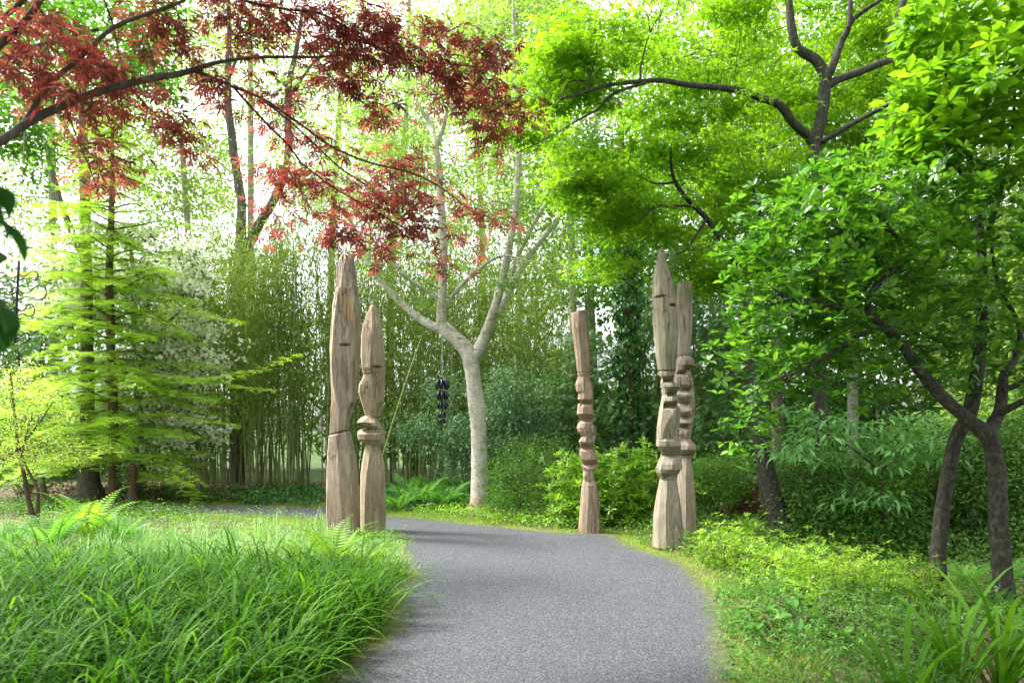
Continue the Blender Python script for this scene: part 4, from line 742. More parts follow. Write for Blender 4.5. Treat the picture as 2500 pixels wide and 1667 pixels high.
shrub('low_conifer', 'dark drooping conifer between the ivy trunk and the tall right totem', 'hem', [(1590, 900, 15, 70, 130, .8), (1600, 760, 15.2, 60, 80, .7), (1580, 1040, 14.6, 90, 70, .8), (1500, 1090, 14.2, 50, 40, .4)], 560, 8, .17, .15, T_HEM, cat='conifer', group='dark conifers behind the totems', flat=.35, droop=.4, rs=.03)
shrub('low_conifer', 'dark conifer mass right of the totems, above the brown root plate', 'hem', [(1760, 900, 14, 90, 160, .9), (1760, 1050, 13.6, 100, 90, .8), (1730, 760, 14.4, 70, 90, .7), (1860, 820, 14.4, 90, 130, .8)], 760, 8, .17, .15, T_HEM, cat='conifer', group='dark conifers behind the totems', flat=.35, droop=.4, rs=.03)
shrub('small_leaved_shrub', 'fine-leaved green shrub right of the totems, before the root plate', 'box', [(1740, 1190, 11.6, 60, 60, .5), (1700, 1170, 11.8, 40, 50, .4), (1790, 1160, 11.9, 50, 50, .4)], 420, 26, .08, .045, T_DIA, flat=.8)
for i, (lab, bl, n) in enumerate([('dark woodland shrub between the leaning trunk and the sapling', [(2000, 1240, 9.6, 110, 70, .6), (1960, 1170, 10, 80, 60, .5), (1990, 1320, 9.3, 90, 45, .4)], 460), ('dark shrub below the sapling in the shaded bank', [(2130, 1260, 9.2, 120, 90, .7), (2160, 1350, 8.8, 110, 50, .5), (2100, 1170, 9.8, 90, 60, .5)], 520),
    ('dark shrub between the slender stem and the thick trunk', [(2370, 1230, 9, 90, 130, .7), (2350, 1380, 8.2, 90, 50, .5), (2390, 1120, 9.4, 80, 70, .6)], 560), ('dark leafy shrub at the right frame edge behind the thick trunk', [(2500, 1200, 8.8, 90, 150, .7), (2520, 1360, 8.2, 90, 70, .5), (2560, 1050, 9.2, 90, 80, .6)], 520), ('dark shrub right of the sapling', [(2260, 1200, 9.8, 100, 90, .7), (2250, 1300, 9.4, 90, 70, .6), (2250, 1120, 10.4, 120, 60, .6)], 500)]):
    shrub('woodland_shrub', lab, ['bg_dark', 'box', 'bg_dark', 'bg_dark', 'box'][i], bl, int(n * 1.3), 18, .12, .065, T_DIA, group='dark shrubs on the right bank', flat=.7)

sp, spn = mk_tree('sapling', [[(2152, 1330, 9.0, 12), (2153, 1230, 9, 11), (2150, 1140, 9, 9), (2145, 1060, 9, 6), (2140, 1000, 9, 4)], [(2150, 1150, 9, 6), (2060, 1080, 8.8, 4), (1960, 1030, 8.7, 3)], [(2150, 1150, 9, 6), (2230, 1090, 8.8, 4), (2310, 1060, 8.7, 3)]], M['bark_dark'], 'slim sapling with tiers of pale soft pointed leaves in the shade', flare=.1)
C = layers([(2080, 1070, 8.7, 200, 70, .6), (1960, 1060, 10.4, 90, 80, .4), (2240, 1080, 8.6, 110, 80, .5), (2150, 1190, 8.6, 90, 50, .3)], 52, 7, .19)
C = C[C[:, 2] > .5]; twigs(spn, C, r0=.006, minr=.002).part('twigs', M['bark_dark'], sp, kind='stuff')
L = clump_leaves(C, 6, .12, .15, .25, 1.8, .25, .5, .2); foliage(sp, T_LANCE, L, M['sapling'], big=300)

# yellow-green variegated shrub, left edge
yt, yn = mk_tree('variegated_shrub', [[(90, 1292, 10.8, 13), (71, 1227, 10.8, 11), (60, 1168, 10.8, 9), (45, 1093, 10.8, 8), (36, 1019, 10.8, 7), (30, 950, 10.8, 5), (20, 880, 10.8, 3)], [(90, 1285, 10.8, 10), (92, 1197, 10.8, 8), (71, 1153, 10.8, 6), (55, 1100, 10.7, 5), (80, 1010, 10.7, 3)], [(48, 1093, 10.8, 5), (90, 1040, 10.6, 4), (130, 980, 10.6, 2)]], M['stem'], 'thin multi-stemmed shrub with yellow-green variegated leaves at the left edge', 'shrub', flare=.1)
C = blobs([(50, 960, 10.7, 70, 90, .5), (120, 1010, 10.6, 60, 60, .4), (80, 1090, 10.6, 110, 60, .5), (150, 1110, 10.5, 60, 40, .4), (10, 1020, 10.7, 60, 120, .5)], 330, .3)
clump_tree(yt, yn, C, 22, .07, .035, T_DIA, 'yellow', flat=.5, r0=.006, bark='stem')

# ivy-clad trunk
it, inn = mk_tree('ivy_clad_tree', [[(1528, 1105, 14.2, 34), (1532, 1000, 14.2, 30), (1540, 900, 14.2, 28), (1535, 760, 14.2, 26), (1530, 600, 14.2, 24), (1520, 400, 14.2, 18), (1510, 250, 14.3, 12)]], M['bark_red'], 'tree trunk wrapped in glossy dark ivy behind the totems', flare=.2)
k = 4200; t = U(0, 1, k); py = 1085 - t * 480; th = U(0, 6.28, k); r = (.27 + .07 * np.sin(py * .045) + .05 * np.sin(py * .13 + th)) * U(.75, 1.1, k); r *= np.where(py > 990, .8, 1)
P = np.stack([(1533 - 1250) / FPX * 14.2 + r * np.cos(th), 14.2 + r * np.sin(th), CH - (py - HZ) / FPX * 14.2], -1); ok = ~((np.abs(th - 4.9) < .35) & (py > 900) & (rng.random(k) < .85)); P, th = P[ok], th[ok]; k = len(P)
N = np.stack([np.cos(th), np.sin(th), np.full(k, .5)], -1) + rng.normal(0, .35, (k, 3)); D = np.tile([0, 0, -1.], (k, 1)) + rng.normal(0, .5, (k, 3))
foliage(it, T_OVAL, (P, D, N, U(.07, .13, k), U(0, 1, k)), M['ivy'], 'ivy')
C = layers([(1540, 560, 14.2, 110, 90, .9), (1500, 430, 14.3, 130, 120, 1.)], 34, 9, .25); clump_tree(it, inn, C, 18, .14, .09, T_DIA, 'green_leaf', flat=.4, r0=.012)

# root plate of a fallen tree
rp = thing('root_plate', (W(1835, 0, 12.2)[0], 12.2, 0), 'reddish-brown earthy root plate of a fallen tree behind the leaning trunk', 'tree root')
n_, m_ = 22, 12; th, ph = np.meshgrid(np.linspace(0, 2 * math.pi, n_, endpoint=False), np.linspace(0, math.pi / 2, m_), indexing='ij')
r = 1 + .18 * np.sin(5 * th + 3 * ph) + rng.normal(0, .07, th.shape); V = np.stack([W(1835, 0, 12.2)[0] + .55 * r * np.cos(th) * np.cos(ph), 12.2 + .35 * r * np.sin(th) * np.cos(ph), .48 * r * np.sin(ph) - .02], -1)
V[:, -1] = V[:, -1].mean(0); i = np.arange(n_)[:, None] * m_; i2 = ((np.arange(n_)[:, None] + 1) % n_) * m_; j = np.arange(m_ - 1)[None]
part('soil', V.reshape(-1, 3), [np.stack([i + j, i2 + j, i2 + j + 1, i + j + 1], -1).reshape(-1, 4)], barkmat('red brown earth', [(.07, .03, .018), (.16, .07, .04), (.26, .13, .08)], 9, 1, None, 1, .05), rp)
for q in range(16):
    a = U(-.2, 3.3); c = np.array([rp.location.x + .4 * math.cos(a), 12.05, .1 + .3 * abs(math.sin(a))]); d = np.array([math.cos(a), -.5, abs(math.sin(a)) * .7])
    P, R = smooth_line([c, c + d * .2, c + d * .38 + rng.normal(0, .08, 3)], [.022, .014, .004], .06); V, F = tube(P, R, 5, .1); part('root', V, F, M['bark_red'], rp)

# big trunks far left
bt, bn = mk_tree('broad_trunked_tree', [[(217, 1224, 15, 70), (217, 1190, 15, 52), (216, 1150, 15, 44), (214, 1000, 15, 30), (212, 700, 15, 25), (205, 400, 15.2, 21), (200, 150, 15.4, 16)], [(212, 650, 15, 18), (150, 500, 15, 14), (110, 350, 15, 9)]], M['bark_grey'], 'broad furrowed grey trunk behind the conifer at the path bend', flare=.35)
C = blobs([(120, 150, 15.5, 200, 170, 2), (300, 100, 15.5, 160, 150, 2)], 160, .3); clump_tree(bt, bn, C, 40, .22, .1, T_DIA, 'green_leaf', r0=.02)
dt, dn = mk_tree('slanting_tree', [[(120, 1240, 13.6, 18), (105, 1195, 13.6, 15), (97, 1150, 13.7, 14), (60, 1090, 13.8, 12), (0, 1120, 13.9, 9), (-60, 1100, 14, 6)]], M['bark_dark'], 'thin dark slanting trunk left of the broad grey trunk', flare=.15)
C = blobs([(-20, 1000, 14, 120, 90, 1), (40, 1060, 14, 60, 50, .6)], 110, .3); clump_tree(dt, dn, C, 26, .15, .07, T_DIA, 'green_leaf', r0=.01)
st_, sn_ = mk_tree('ivy_clad_stump', [[(320, 1240, 13.9, 30), (321, 1200, 13.9, 22), (322, 1165, 13.9, 20), (323, 1135, 13.9, 18)]], M['bark_red'], 'short dark trunk with thin ivy just right of the conifer trunk', 'stump', flare=.2)
k = 200; th = U(0, 6.28, k); P = np.stack([(303 - 1250) / FPX * 13.8 + .09 * np.cos(th), 13.8 + .09 * np.sin(th), U(.02, .8, k)], -1)
foliage(st_, T_OVAL, (P, rng.normal(0, 1, (k, 3)), np.stack([np.cos(th), np.sin(th), th * 0 + .4], -1), U(.05, .08, k), U(0, 1, k)), M['ivy'], 'ivy')

# forked dark tree in the bamboo
Yh = 18.6
ht, hn = mk_tree('forked_tree', [[(580, 1190, Yh, 40), (581, 950, Yh, 36), (581, 760, Yh, 34), (586, 640, Yh, 30), (588, 560, Yh, 24), (590, 500, Yh, 22), (581, 440, Yh, 21), (572, 387, Yh, 20), (566, 328, Yh, 20), (557, 262, Yh, 18), (556, 180, Yh, 15), (560, 60, Yh, 11), (555, -40, Yh, 7)], [(588, 650, Yh, 24), (602, 612, Yh, 24), (628, 556, Yh, 23), (672, 482, Yh - .2, 21), (700, 400, Yh - .3, 18), (704, 300, Yh - .3, 17), (706, 200, Yh - .3, 15), (722, 130, Yh - .4, 12), (740, 20, Yh - .4, 8)],
   [(556, 200, Yh, 8), (590, 120, Yh, 6), (640, 60, Yh, 4)], [(706, 240, Yh - .3, 8), (760, 160, Yh - .4, 6), (820, 100, Yh - .4, 4)]], M['bark_grey'], 'tall dark tree rising from the bamboo and forking to the right', flare=.1)
C = blobs([(480, 200, Yh, 130, 150, 2), (640, 60, Yh, 200, 110, 2.2), (800, 260, Yh, 120, 110, 1.6), (520, 400, Yh, 80, 90, 1), (760, 420, Yh, 90, 60, 1)], 150, .3); clump_tree(ht, hn, C, 44, .24, .1, T_DIA, 'bg_leaf', r0=.02, up=.7)

# glossy green-leaved tree at the upper left, behind the red maple
gt, gn = mk_tree('glossy_leaved_tree', [[(-300, 1420, 7.8, 60), (-290, 1000, 7.8, 50), (-260, 500, 7.8, 42), (-150, 150, 7.8, 30), (-20, -60, 7.9, 20)], [(-240, 420, 7.8, 24), (-80, 340, 7.8, 16), (60, 330, 7.8, 8)], [(-200, 260, 7.8, 24), (0, 150, 7.9, 15), (200, 80, 8, 9), (360, 60, 8, 4)]], M['bark_grey'], 'glossy mid-green leafy crown filling the top left corner behind the red leaves')
C = np.vstack([blobs([(60, 120, 8, 150, 170, .9), (240, 70, 8, 150, 100, .8), (390, 60, 8.2, 80, 70, .5), (20, 330, 7.8, 70, 80, .5), (330, 190, 8, 80, 60, .4)], 330, .3), blobs([(90, 345, 7.8, 30, 40, .2), (60, 420, 7.8, 25, 60, .2), (400, 230, 8, 20, 30, .2)], 20)])
clump_tree(gt, gn, C, 20, .11, .075, T_OVAL, 'green_leaf', r0=.01, up=.9)

# leafy conifer-like greenery behind the cypress, left edge
shrub('dark_evergreen', 'dark evergreen boughs behind the hanging iron scrolls at the left edge', 'hem', [(60, 780, 17, 130, 170, 1.2), (40, 960, 16.5, 130, 100, 1), (180, 850, 17, 100, 160, 1), (190, 1040, 16.5, 110, 80, .9)], 520, 9, .24, .19, T_HEM, cat='conifer', flat=.35, droop=.4, rs=.04)
shrub('green_understorey', 'mid-green leafy bush beneath the conifer at the left', 'box', [(60, 1150, 15.2, 130, 40, .7), (200, 1120, 15.6, 110, 40, .6)], 200, 22, .15, .07, T_DIA)

# ------------------------------------------------------------------ background wood
def bgtree(trunk, crowns, n, label, bark='bark_bg', mat='bg_leaf', per=56, size=.155, spread=.34):
    t, nd = mk_tree('background_tree', trunk, M[bark], label, group='trees of the background wood', n=7, flare=.1)
    C = blobs(crowns, int(n * 1.25), .3); clump_tree(t, nd, C, per, spread, size, T_DIA, mat, r0=.03, bark=bark, up=.7, every=2)
bgtree([[(1900, 1180, 16, 30), (1890, 500, 16, 26), (1864, 331, 15.8, 22), (1840, 283, 15.6, 21), (1781, 113, 15.4, 21), (1745, 50, 15.3, 22), (1712, -30, 15.2, 20)], [(1785, 120, 15.4, 10), (1700, 130, 15.2, 8), (1640, 150, 15, 5)]], [(1700, 60, 15.5, 200, 150, 2), (1850, 250, 16, 200, 150, 2)], 110, 'leaning grey trunk crossing behind the green maple at the top', 'bark_grey')
bgtree([[(1400, 1150, 22, 20), (1395, 600, 22, 18), (1360, 120, 22, 22), (1330, 60, 22, 24), (1295, -10, 22, 22)], [(1380, 300, 22, 12), (1440, 100, 22, 8)]], [(1300, 150, 22, 220, 200, 3), (1450, 300, 22, 160, 200, 3)], 120, 'pale bent trunk behind the centre, seen at the top middle')
bgtree([[(1268, 1150, 20, 14), (1268, 700, 20, 13), (1268, 300, 20, 11), (1266, -40, 20, 9)]], [(1240, 100, 20, 160, 170, 2), (1280, 420, 20, 110, 110, 1.5)], 90, 'thin straight pale pole trunk behind the forked pale tree')
bgtree([[(610, 1150, 26, 18), (612, 700, 26, 16), (612, 300, 26, 14), (610, 50, 26, 12)]], [(600, 150, 26, 160, 160, 3)], 70, 'thin pale trunk in the haze right of the forked tree top')
bgtree([[(208, 1200, 24, 26), (208, 460, 24, 22), (190, 100, 24, 16)], [(205, 400, 24, 14), (128, 250, 24, 10)]], [(200, 250, 24, 260, 220, 4)], 120, 'brown thick trunk showing high behind the conifer', 'bark_grey')
bgtree([[(130, 1190, 26, 22), (128, 450, 26, 18), (110, 100, 26, 14)]], [(80, 400, 26, 200, 220, 4)], 110, 'grey trunk far behind at the upper left')
bgtree([[(460, 1190, 24, 18), (465, 700, 24, 16), (440, 300, 24, 12)]], [(450, 420, 24, 120, 160, 3)], 80, 'slim background trunk left of the forked tree')
bgtree([[(960, 1180, 27, 18), (955, 700, 27, 16), (990, 300, 27, 13), (1000, -20, 27, 9)]], [(960, 200, 27, 170, 220, 4)], 110, 'slim pale trunk behind the red leaves')
bgtree([[(1180, 1180, 28, 17), (1178, 600, 28, 15), (1150, 200, 28, 12), (1110, -20, 28, 9)]], [(1140, 400, 28, 180, 180, 4)], 100, 'slim pale trunk behind the pale tree fork')
bgtree([[(800, 1180, 30, 18), (810, 600, 30, 16), (840, 100, 30, 12)]], [(820, 380, 30, 200, 190, 4)], 110, 'slim trunk above the bamboo in the distance')
bgtree([[(1460, 1160, 26, 22), (1440, 600, 26, 18), (1460, 200, 26, 15)]], [(1430, 560, 24, 180, 200, 4)], 130, 'background tree between the pale limbs and the green maple', mat='green_leaf')
bgtree([[(1640, 1160, 20, 26), (1645, 700, 20, 22), (1650, 200, 20, 16)]], [(1640, 560, 19, 200, 220, 3), (1700, 330, 19, 200, 160, 3)], 220, 'background tree above the two right totems', mat='green_leaf')
bgtree([[(2080, 1170, 17, 26), (2085, 700, 17, 22), (2100, 200, 17, 16)]], [(2050, 600, 17, 260, 260, 3), (2080, 250, 17, 250, 200, 3)], 300, 'background tree behind the green maple trunk', mat='green_leaf')
bgtree([[(2420, 1160, 17, 26), (2425, 700, 17, 22), (2430, 200, 17, 16)]], [(2400, 600, 16, 220, 260, 3), (2350, 60, 16, 250, 120, 3)], 230, 'pale lime background tree behind the upper right magnolia', mat='bg_leaf')
bgtree([[(2560, 1160, 13, 26), (2565, 700, 13, 22), (2600, 200, 13, 16)]], [(2520, 800, 13, 160, 260, 1.5), (2450, 1050, 12, 130, 90, 1)], 160, 'yellow-green tree glimpsed between the trunks at the right edge', mat='bg_leaf')
# far edge of the wood, one continuous mass
C = blobs([(-300, 850, 27, 450, 330, 2), (350, 860, 27, 400, 300, 2), (1000, 930, 27, 450, 190, 2), (1500, 850, 26, 350, 330, 2), (2000, 800, 22, 400, 330, 2, 1.4), (2600, 800, 21, 400, 360, 2, 1.4), (1700, 1040, 20, 900, 90, 1.5, 2), (200, 1080, 22, 500, 70, 1.5, 2)], 2200, .1); C = C[C[:, 2] > .1]
foliage(None, T_DIA, clump_leaves(C, 24, .45, .3, .8, .3, .2), M['bg_dark'], 'distant_woods'); tag(bpy.data.objects['distant_woods'], 'dark leafy mass of the wood beyond the bamboo and conifers', 'woodland')
# unseen trees added to darken the foreground; crowns roof the ground around the camera
for bx0, by0, cr, lab in [(-4.6, -2.5, [(-3.2, -1.8, 6.6, 3., 2.6, 1.2), (-.8, .9, 5.6, 2.2, 2.2, .7), (-1.8, 3.6, 5.9, 2.2, 1.5, .5), (-3.2, 1.6, 6.2, 2, 2, .8)], 'unseen tree added behind the viewpoint on the left so its crown shades the near grass'), (3.8, -2.2, [(2.6, -1., 6.4, 2.6, 2.6, 1.2), (1.6, 1.6, 5.6, 2., 2., .7), (1.2, 3.8, 5.9, 2.2, 1.5, .5), (4.6, 2.4, 6.4, 1.8, 1.8, 1.)], 'unseen tree added behind the viewpoint on the right so its crown shades the path')]:
    r_ = thing('added_shade_tree', (bx0, by0, 0), lab, 'tree', 'unseen shade trees added behind the viewpoint'); P, R = smooth_line([(bx0, by0, -.05), (bx0 + .1, by0, 2.5), (bx0 * .9, by0 + .3, 5), (bx0 * .8, by0 + .6, 7)], [.2, .15, .12, .06], .2); V, F = tube(P, R, 12, .06, .3); part('trunk', V, F, M['bark_grey'], r_, smooth=True)
    cc = []
    for x_, y_, z_, rx_, ry_, rz_ in cr: d = rng.normal(size=(190, 3)); d = norm(d) * U(.3, 1, (190, 1)) ** .5; cc.append(np.array([x_, y_, z_]) + d * [rx_, ry_, rz_])
    cc = np.vstack(cc); clump_tree(r_, P[12:], cc, 26, .24, .17, T_DIA, 'green_leaf', r0=.03)
tri = sum(len(m.polygons) for m in bpy.data.meshes); print('faces', tri)
#PART4
# ------------------------------------------------------------------ ferns
def frond_mesh(mat, r, curl=1.0, pairs=21):
    """unit frond: rises along +y, arching in z"""
    t = np.linspace(0, 1, 15); y = .22 * t + .5 * curl * t ** 2; z = .98 * t - .36 * curl * t ** 3; P = np.stack([0 * t, y, z], -1); a = Acc(); V, F = tube(P, np.linspace(.012, .003, 15), 4); a.add(V, F, r)
    s = (np.arange(pairs) + 1.2) / (pairs + 1); L = .19 * np.sin(np.clip(s * 1.12 + .02, 0, 1) ** .75 * math.pi) ** .8 + .015; T = np.stack([0 * s, np.interp(s, t, np.gradient(y, t)), np.interp(s, t, np.gradient(z, t))], -1)
    Q = np.stack([0 * s, np.interp(s, t, y), np.interp(s, t, z)], -1); T = norm(T)
    for sg in (-1, 1):
        D = norm(np.array([sg, 0, 0]) + T * .38 + [0, 0, -.12]); N = norm(np.cross(D, T) * sg * 1.0); N[N[:, 2] < 0] *= -1
        tv = tpl([(0, 0, 0), (.095, .35, .01), (0, 1, -.06), (-.095, .35, .01)], [(0, 1, 2), (0, 2, 3)])
        V, F, R = batch(tv, Q, D, N, L, np.full(pairs, r)); V = V; a.add(V, F, r)
    V, F, R = a.get(); return mesh('frond', V, F, mat, R)
FR = {k: [frond_mesh(M[k], r, c) for r, c in ((.2, 1.1), (.45, .9), (.65, 1.15), (.85, .8))] for k in ('fern', 'fern_lime')}
def fern(px, py, size, n, mat, label, group, spread=(.35, .9), Y=None):
    g = G(px, py) if Y is None else np.array([(px - 1250) / FPX * Y, Y, 0]); root = thing('fern', g, label, 'fern', group)
    for i in range(n):
        o = bpy.data.objects.new('frond', FR[mat][rng.integers(4)]); COL.objects.link(o); o.parent = root; s = size * U(.75, 1.1); o.scale = (s * U(.9, 1.1), s, s)
        o.rotation_euler = (-U(*spread) + .45, U(-.15, .15), i / n * 6.283 + U(-.3, .3)); o.location = (rng.normal(0, .02), rng.normal(0, .02), 0)
fe = 'ferns in the planting'
for px, py, s, n, m, lab in [
    (130, 1345, .85, 10, 'fern', 'pale ostrich fern at the foot of the thin variegated shrub'), (215, 1320, 1.0, 12, 'fern_lime', 'upright lime-green fern before the conifer trunk'), (285, 1335, .75, 9, 'fern', 'feathery fern right of the upright lime fern'), (30, 1330, .5, 7, 'fern', 'low dark fern at the left frame edge'),
    (815, 1396, .78, 12, 'fern_lime', 'bright lime fern at the foot of the tallest totem'), (880, 1400, .6, 9, 'fern_lime', 'bright fern right in front of the two left totems'), (745, 1385, .55, 8, 'fern_lime', 'smaller lime fern left of the tallest totem'),
    (975, 1248, .8, 9, 'fern', 'green fern nearest the left totems beyond the path'), (1025, 1244, .95, 10, 'fern', 'tall arching fern in the middle of the fern bed'), (1080, 1246, .95, 10, 'fern', 'large fern leaning toward the pale trunk'), (1130, 1242, .9, 9, 'fern', 'fern touching the left side of the pale trunk'), (1000, 1225, .95, 9, 'fern', 'fern at the back left of the fern bed'), (1060, 1222, 1.0, 10, 'fern', 'fern at the back centre of the fern bed'), (1120, 1222, 1.0, 9, 'fern', 'fern at the back right of the fern bed'), (1195, 1215, .9, 8, 'fern', 'fern just behind the pale trunk on its right'), (1265, 1272, .3, 7, 'fern', 'tiny fern under the dense dark shrub'),
    (1830, 1310, .45, 8, 'fern_lime', 'small fern beside the foot of the leaning trunk'), (1985, 1370, .4, 8, 'fern', 'small soft fern among the low bright shrubs'), (2370, 1440, .45, 8, 'fern', 'fern between the two magnolia trunks'), (2430, 1500, .4, 7, 'fern', 'fern at the foot of the thick magnolia trunk'), (2470, 1420, .4, 7, 'fern', 'pale fern at the far right edge')]:
    fern(px, py, s, n, m, lab, fe)

# ------------------------------------------------------------------ grasses
def blades(B, H, Wd, lean, az, R, segs=5, curl=1.0):
    """B base (n,3); H length; Wd width; lean radians at base; az direction"""
    n = len(B); t = np.linspace(0, 1, segs + 1); out = np.stack([np.cos(az), np.sin(az), 0 * az], -1); sd_ = np.stack([-np.sin(az), np.cos(az), 0 * az], -1)
    V = np.zeros((n, segs * 2 + 1, 3)); p = B.copy(); ang = lean.copy()
    for i in range(segs + 1):
        w = Wd * (.55 + 1.2 * t[i] * (1 - t[i])) * (1 - t[i] ** 3)
        if i < segs: V[:, 2 * i] = p - sd_ * w[:, None] / 2; V[:, 2 * i + 1] = p + sd_ * w[:, None] / 2
        else: V[:, 2 * i] = p
        st = H / segs; p = p + (out * np.sin(ang)[:, None] + np.array([0, 0, 1.]) * np.cos(ang)[:, None]) * st[:, None]; ang = np.minimum(ang + curl * (.12 + .5 * t[i]) , 2.6)
    q = np.array([(2 * i, 2 * i + 1, 2 * i + 3, 2 * i + 2) for i in range(segs - 1)]); tr = np.array([(2 * segs - 2, 2 * segs - 1, 2 * segs)]); o = (np.arange(n) * (2 * segs + 1))[:, None, None]
    return V.reshape(-1, 3), [(tr + o).reshape(-1, 3), (q + o).reshape(-1, 4)], np.repeat(R, 2 * segs + 1)
def scatter(n, x0, x1, y0, y1, fn):
    X_, Y_ = U(x0, x1, n), U(y0, y1, n); sd_ = sdist(X_, Y_, PATH); ok = fn(X_, Y_, sd_) & in_frame(np.stack([X_, Y_, 0 * X_], -1), 260); X_, Y_, sd_ = X_[ok], Y_[ok], sd_[ok]
    return np.stack([X_, Y_, hgt(X_, Y_, sd_)], -1), sd_
def tufts(Cn, k, spread, H, Wd, lean, R0=None, curl=1., segs=5, Hs=None):
    B = np.repeat(Cn, k, 0); n = len(B); az = U(0, 6.283, n); rr = np.abs(rng.normal(0, spread, n)); B = B + np.stack([np.cos(az) * rr, np.sin(az) * rr, 0 * az], -1)
    h = H * U(.55, 1.15, n) * (1 if Hs is None else np.repeat(Hs, k)); return blades(B, h, Wd * U(.7, 1.2, n), np.abs(rng.normal(lean, .22, n)), az + rng.normal(0, .5, n), np.clip(np.repeat(U(.1, .9, len(Cn)), k) + rng.normal(0, .18, n), 0, 1), segs, curl)
left = lambda X_, Y_: X_ < (np.interp(Y_, [2, 4.2, 8, 10, 13], [-1, -.9, -1.1, -1.5, -3]) + 1.5)
def stuff(name, acc, mat, label, cat):
    V, F, R = acc.get(); return put(name, mesh(name, V, F, mat, R), None, kind='stuff', label=label, cat=cat)
# dark broad blades, foreground left
Cn, s_ = scatter(4600, -7.5, .3, 2.6, 8.4, lambda X_, Y_, s: (s > .22) & left(X_, Y_) & (rng.random(len(X_)) < np.clip((8.4 - Y_) / 3.6, .04, 1)) & (np.hypot(X_ - G(815, 1392)[0], Y_ - G(815, 1392)[1] + .25) > .6))
a = Acc(); hs = np.clip(.6 + s_ * .6, .5, 1) * U(.6, 1.15, len(Cn)) * np.clip((9 - Cn[:, 1]) / 3.5, .5, 1); V, F, R = tufts(Cn, 11, .07, .74, .022, .3, curl=.92, segs=6, Hs=hs); R = np.clip(R * .8 + (V[:, 1] - 5) * .09, 0, 1); a.add(V, F, R)
Cb, _ = scatter(420, -6.5, .2, 2.7, 6.6, lambda X_, Y_, s: (s > .25) & left(X_, Y_)); V, F, R = tufts(Cb, 12, .08, 1.0, .022, .42, curl=1.0, segs=8, Hs=U(.7, 1.1, len(Cb))); a.add(V, F, np.clip(R + .15, 0, 1))
stuff('broad_grass', a, M['grass_dark'], 'dense dark green arching broad grass filling the lower left', 'grass'); print('broad', len(Cn))
# lighter mixed meadow in the mid left
Cn, s_ = scatter(2700, -9, .2, 6.2, 12.4, lambda X_, Y_, s: (s > .15) & left(X_, Y_) & (rng.random(len(X_)) < np.clip((Y_ - 5) / 2.5, .1, 1)) & (np.hypot(X_ - G(815, 1392)[0], Y_ - G(815, 1392)[1] + .25) > .5) & (np.hypot(X_ - G(215, 1322)[0], (Y_ - G(215, 1322)[1] + .4) * .8) > .75))
a = Acc(); V, F, R = tufts(Cn, 15, .1, .17, .009, .75, curl=.8, segs=3, Hs=np.clip(.5 + s_, .5, 1) * U(.6, 1.3, len(Cn)) * np.clip((12.6 - Cn[:, 1]) / 4, .25, 1)); a.add(V, F, R)
Ct, s_ = scatter(110, -8, -.5, 6.5, 10.2, lambda X_, Y_, s: (s > .3) & left(X_, Y_)); V, F, R = tufts(Ct, 16, .06, .42, .014, .2, curl=.35, segs=4); a.add(V, F, R)
stuff('meadow_grass', a, M['grass_light'], 'pale fine grass and sedge in the light clearing at mid left', 'grass'); print('meadow', len(Cn))
Cn, s_ = scatter(1600, -8, .1, 6.4, 12.2, lambda X_, Y_, s: (s > .1) & left(X_, Y_)); Cn[:, 2] += U(.03, .16, len(Cn))
foliage(None, T_DIA, clump_leaves(Cn, 16, .08, .035, .35, 1.6, .1), leafmat('lime ground cover', [(.1, .24, .03), (.18, .36, .05), (.32, .48, .1)], .4), 'ground_cover'); tag(bpy.data.objects['ground_cover'], 'lime low ground cover among the meadow grass', 'ground cover')
# short verge turf both sides and beyond the path
Cn, s_ = scatter(52000, -9.5, 5.5, 2.5, 15, lambda X_, Y_, s: (s > -.1) & (s < .75) & (rng.random(len(X_)) < np.clip(.25 + s * 2.2, .0, 1)) & (rng.random(len(X_)) < .3 + .7 * (np.sin(X_ * 3.1 + Y_) + np.sin(Y_ * 2.3 - X_ * 1.7) > -.6)))
a = Acc(); V, F, R = tufts(Cn, 5, .045, .06, .0065, .5, curl=.6, segs=2, Hs=np.clip(.6 + s_, .4, 1.3)); a.add(V, F, R); stuff('verge_turf', a, M['verge'], 'short yellow-green turf along the gravel path edges', 'grass'); print('verge', len(Cn))
# ivy ground cover beyond the far path (foot of the bamboo) and around
Cn, s_ = scatter(2600, -9, 3, 13.0, 17., lambda X_, Y_, s: (s > .35) & (rng.random(len(X_)) < .75)); Cn[:, 2] += U(.03, .2, len(Cn))
foliage(None, T_DIA, clump_leaves(Cn, 12, .12, .09, .35, 1.3, .2), M['ivy'], 'ivy_ground_cover'); tag(bpy.data.objects['ivy_ground_cover'], 'low dark ivy at the foot of the bamboo beyond the path', 'ground cover')
Cn, s_ = scatter(900, -1.8, 2.6, 10.6, 13.2, lambda X_, Y_, s: (s > .45) & (s < 1.3)); Cn[:, 2] += U(.03, .16, len(Cn))
foliage(None, T_DIA, clump_leaves(Cn, 14, .08, .055, .4, 1.3, .2), M['rhodo'], 'leafy_border'); tag(bpy.data.objects['leafy_border'], 'small pale leafy plants along the turf beyond the path', 'ground cover')
# reddish low plants far left
Cn, s_ = scatter(500, -11, -5.8, 13.8, 17, lambda X_, Y_, s: s > .3); Cn[:, 2] += U(.05, .3, len(Cn))
foliage(None, T_DIA, clump_leaves(Cn, 14, .12, .06, .4, 1.2, .2), leafmat('reddish low leaf', [(.12, .05, .035), (.2, .09, .06), (.12, .16, .05)], .3), 'red_ground_cover'); tag(bpy.data.objects['red_ground_cover'], 'reddish low plants far left beyond the path', 'ground cover')
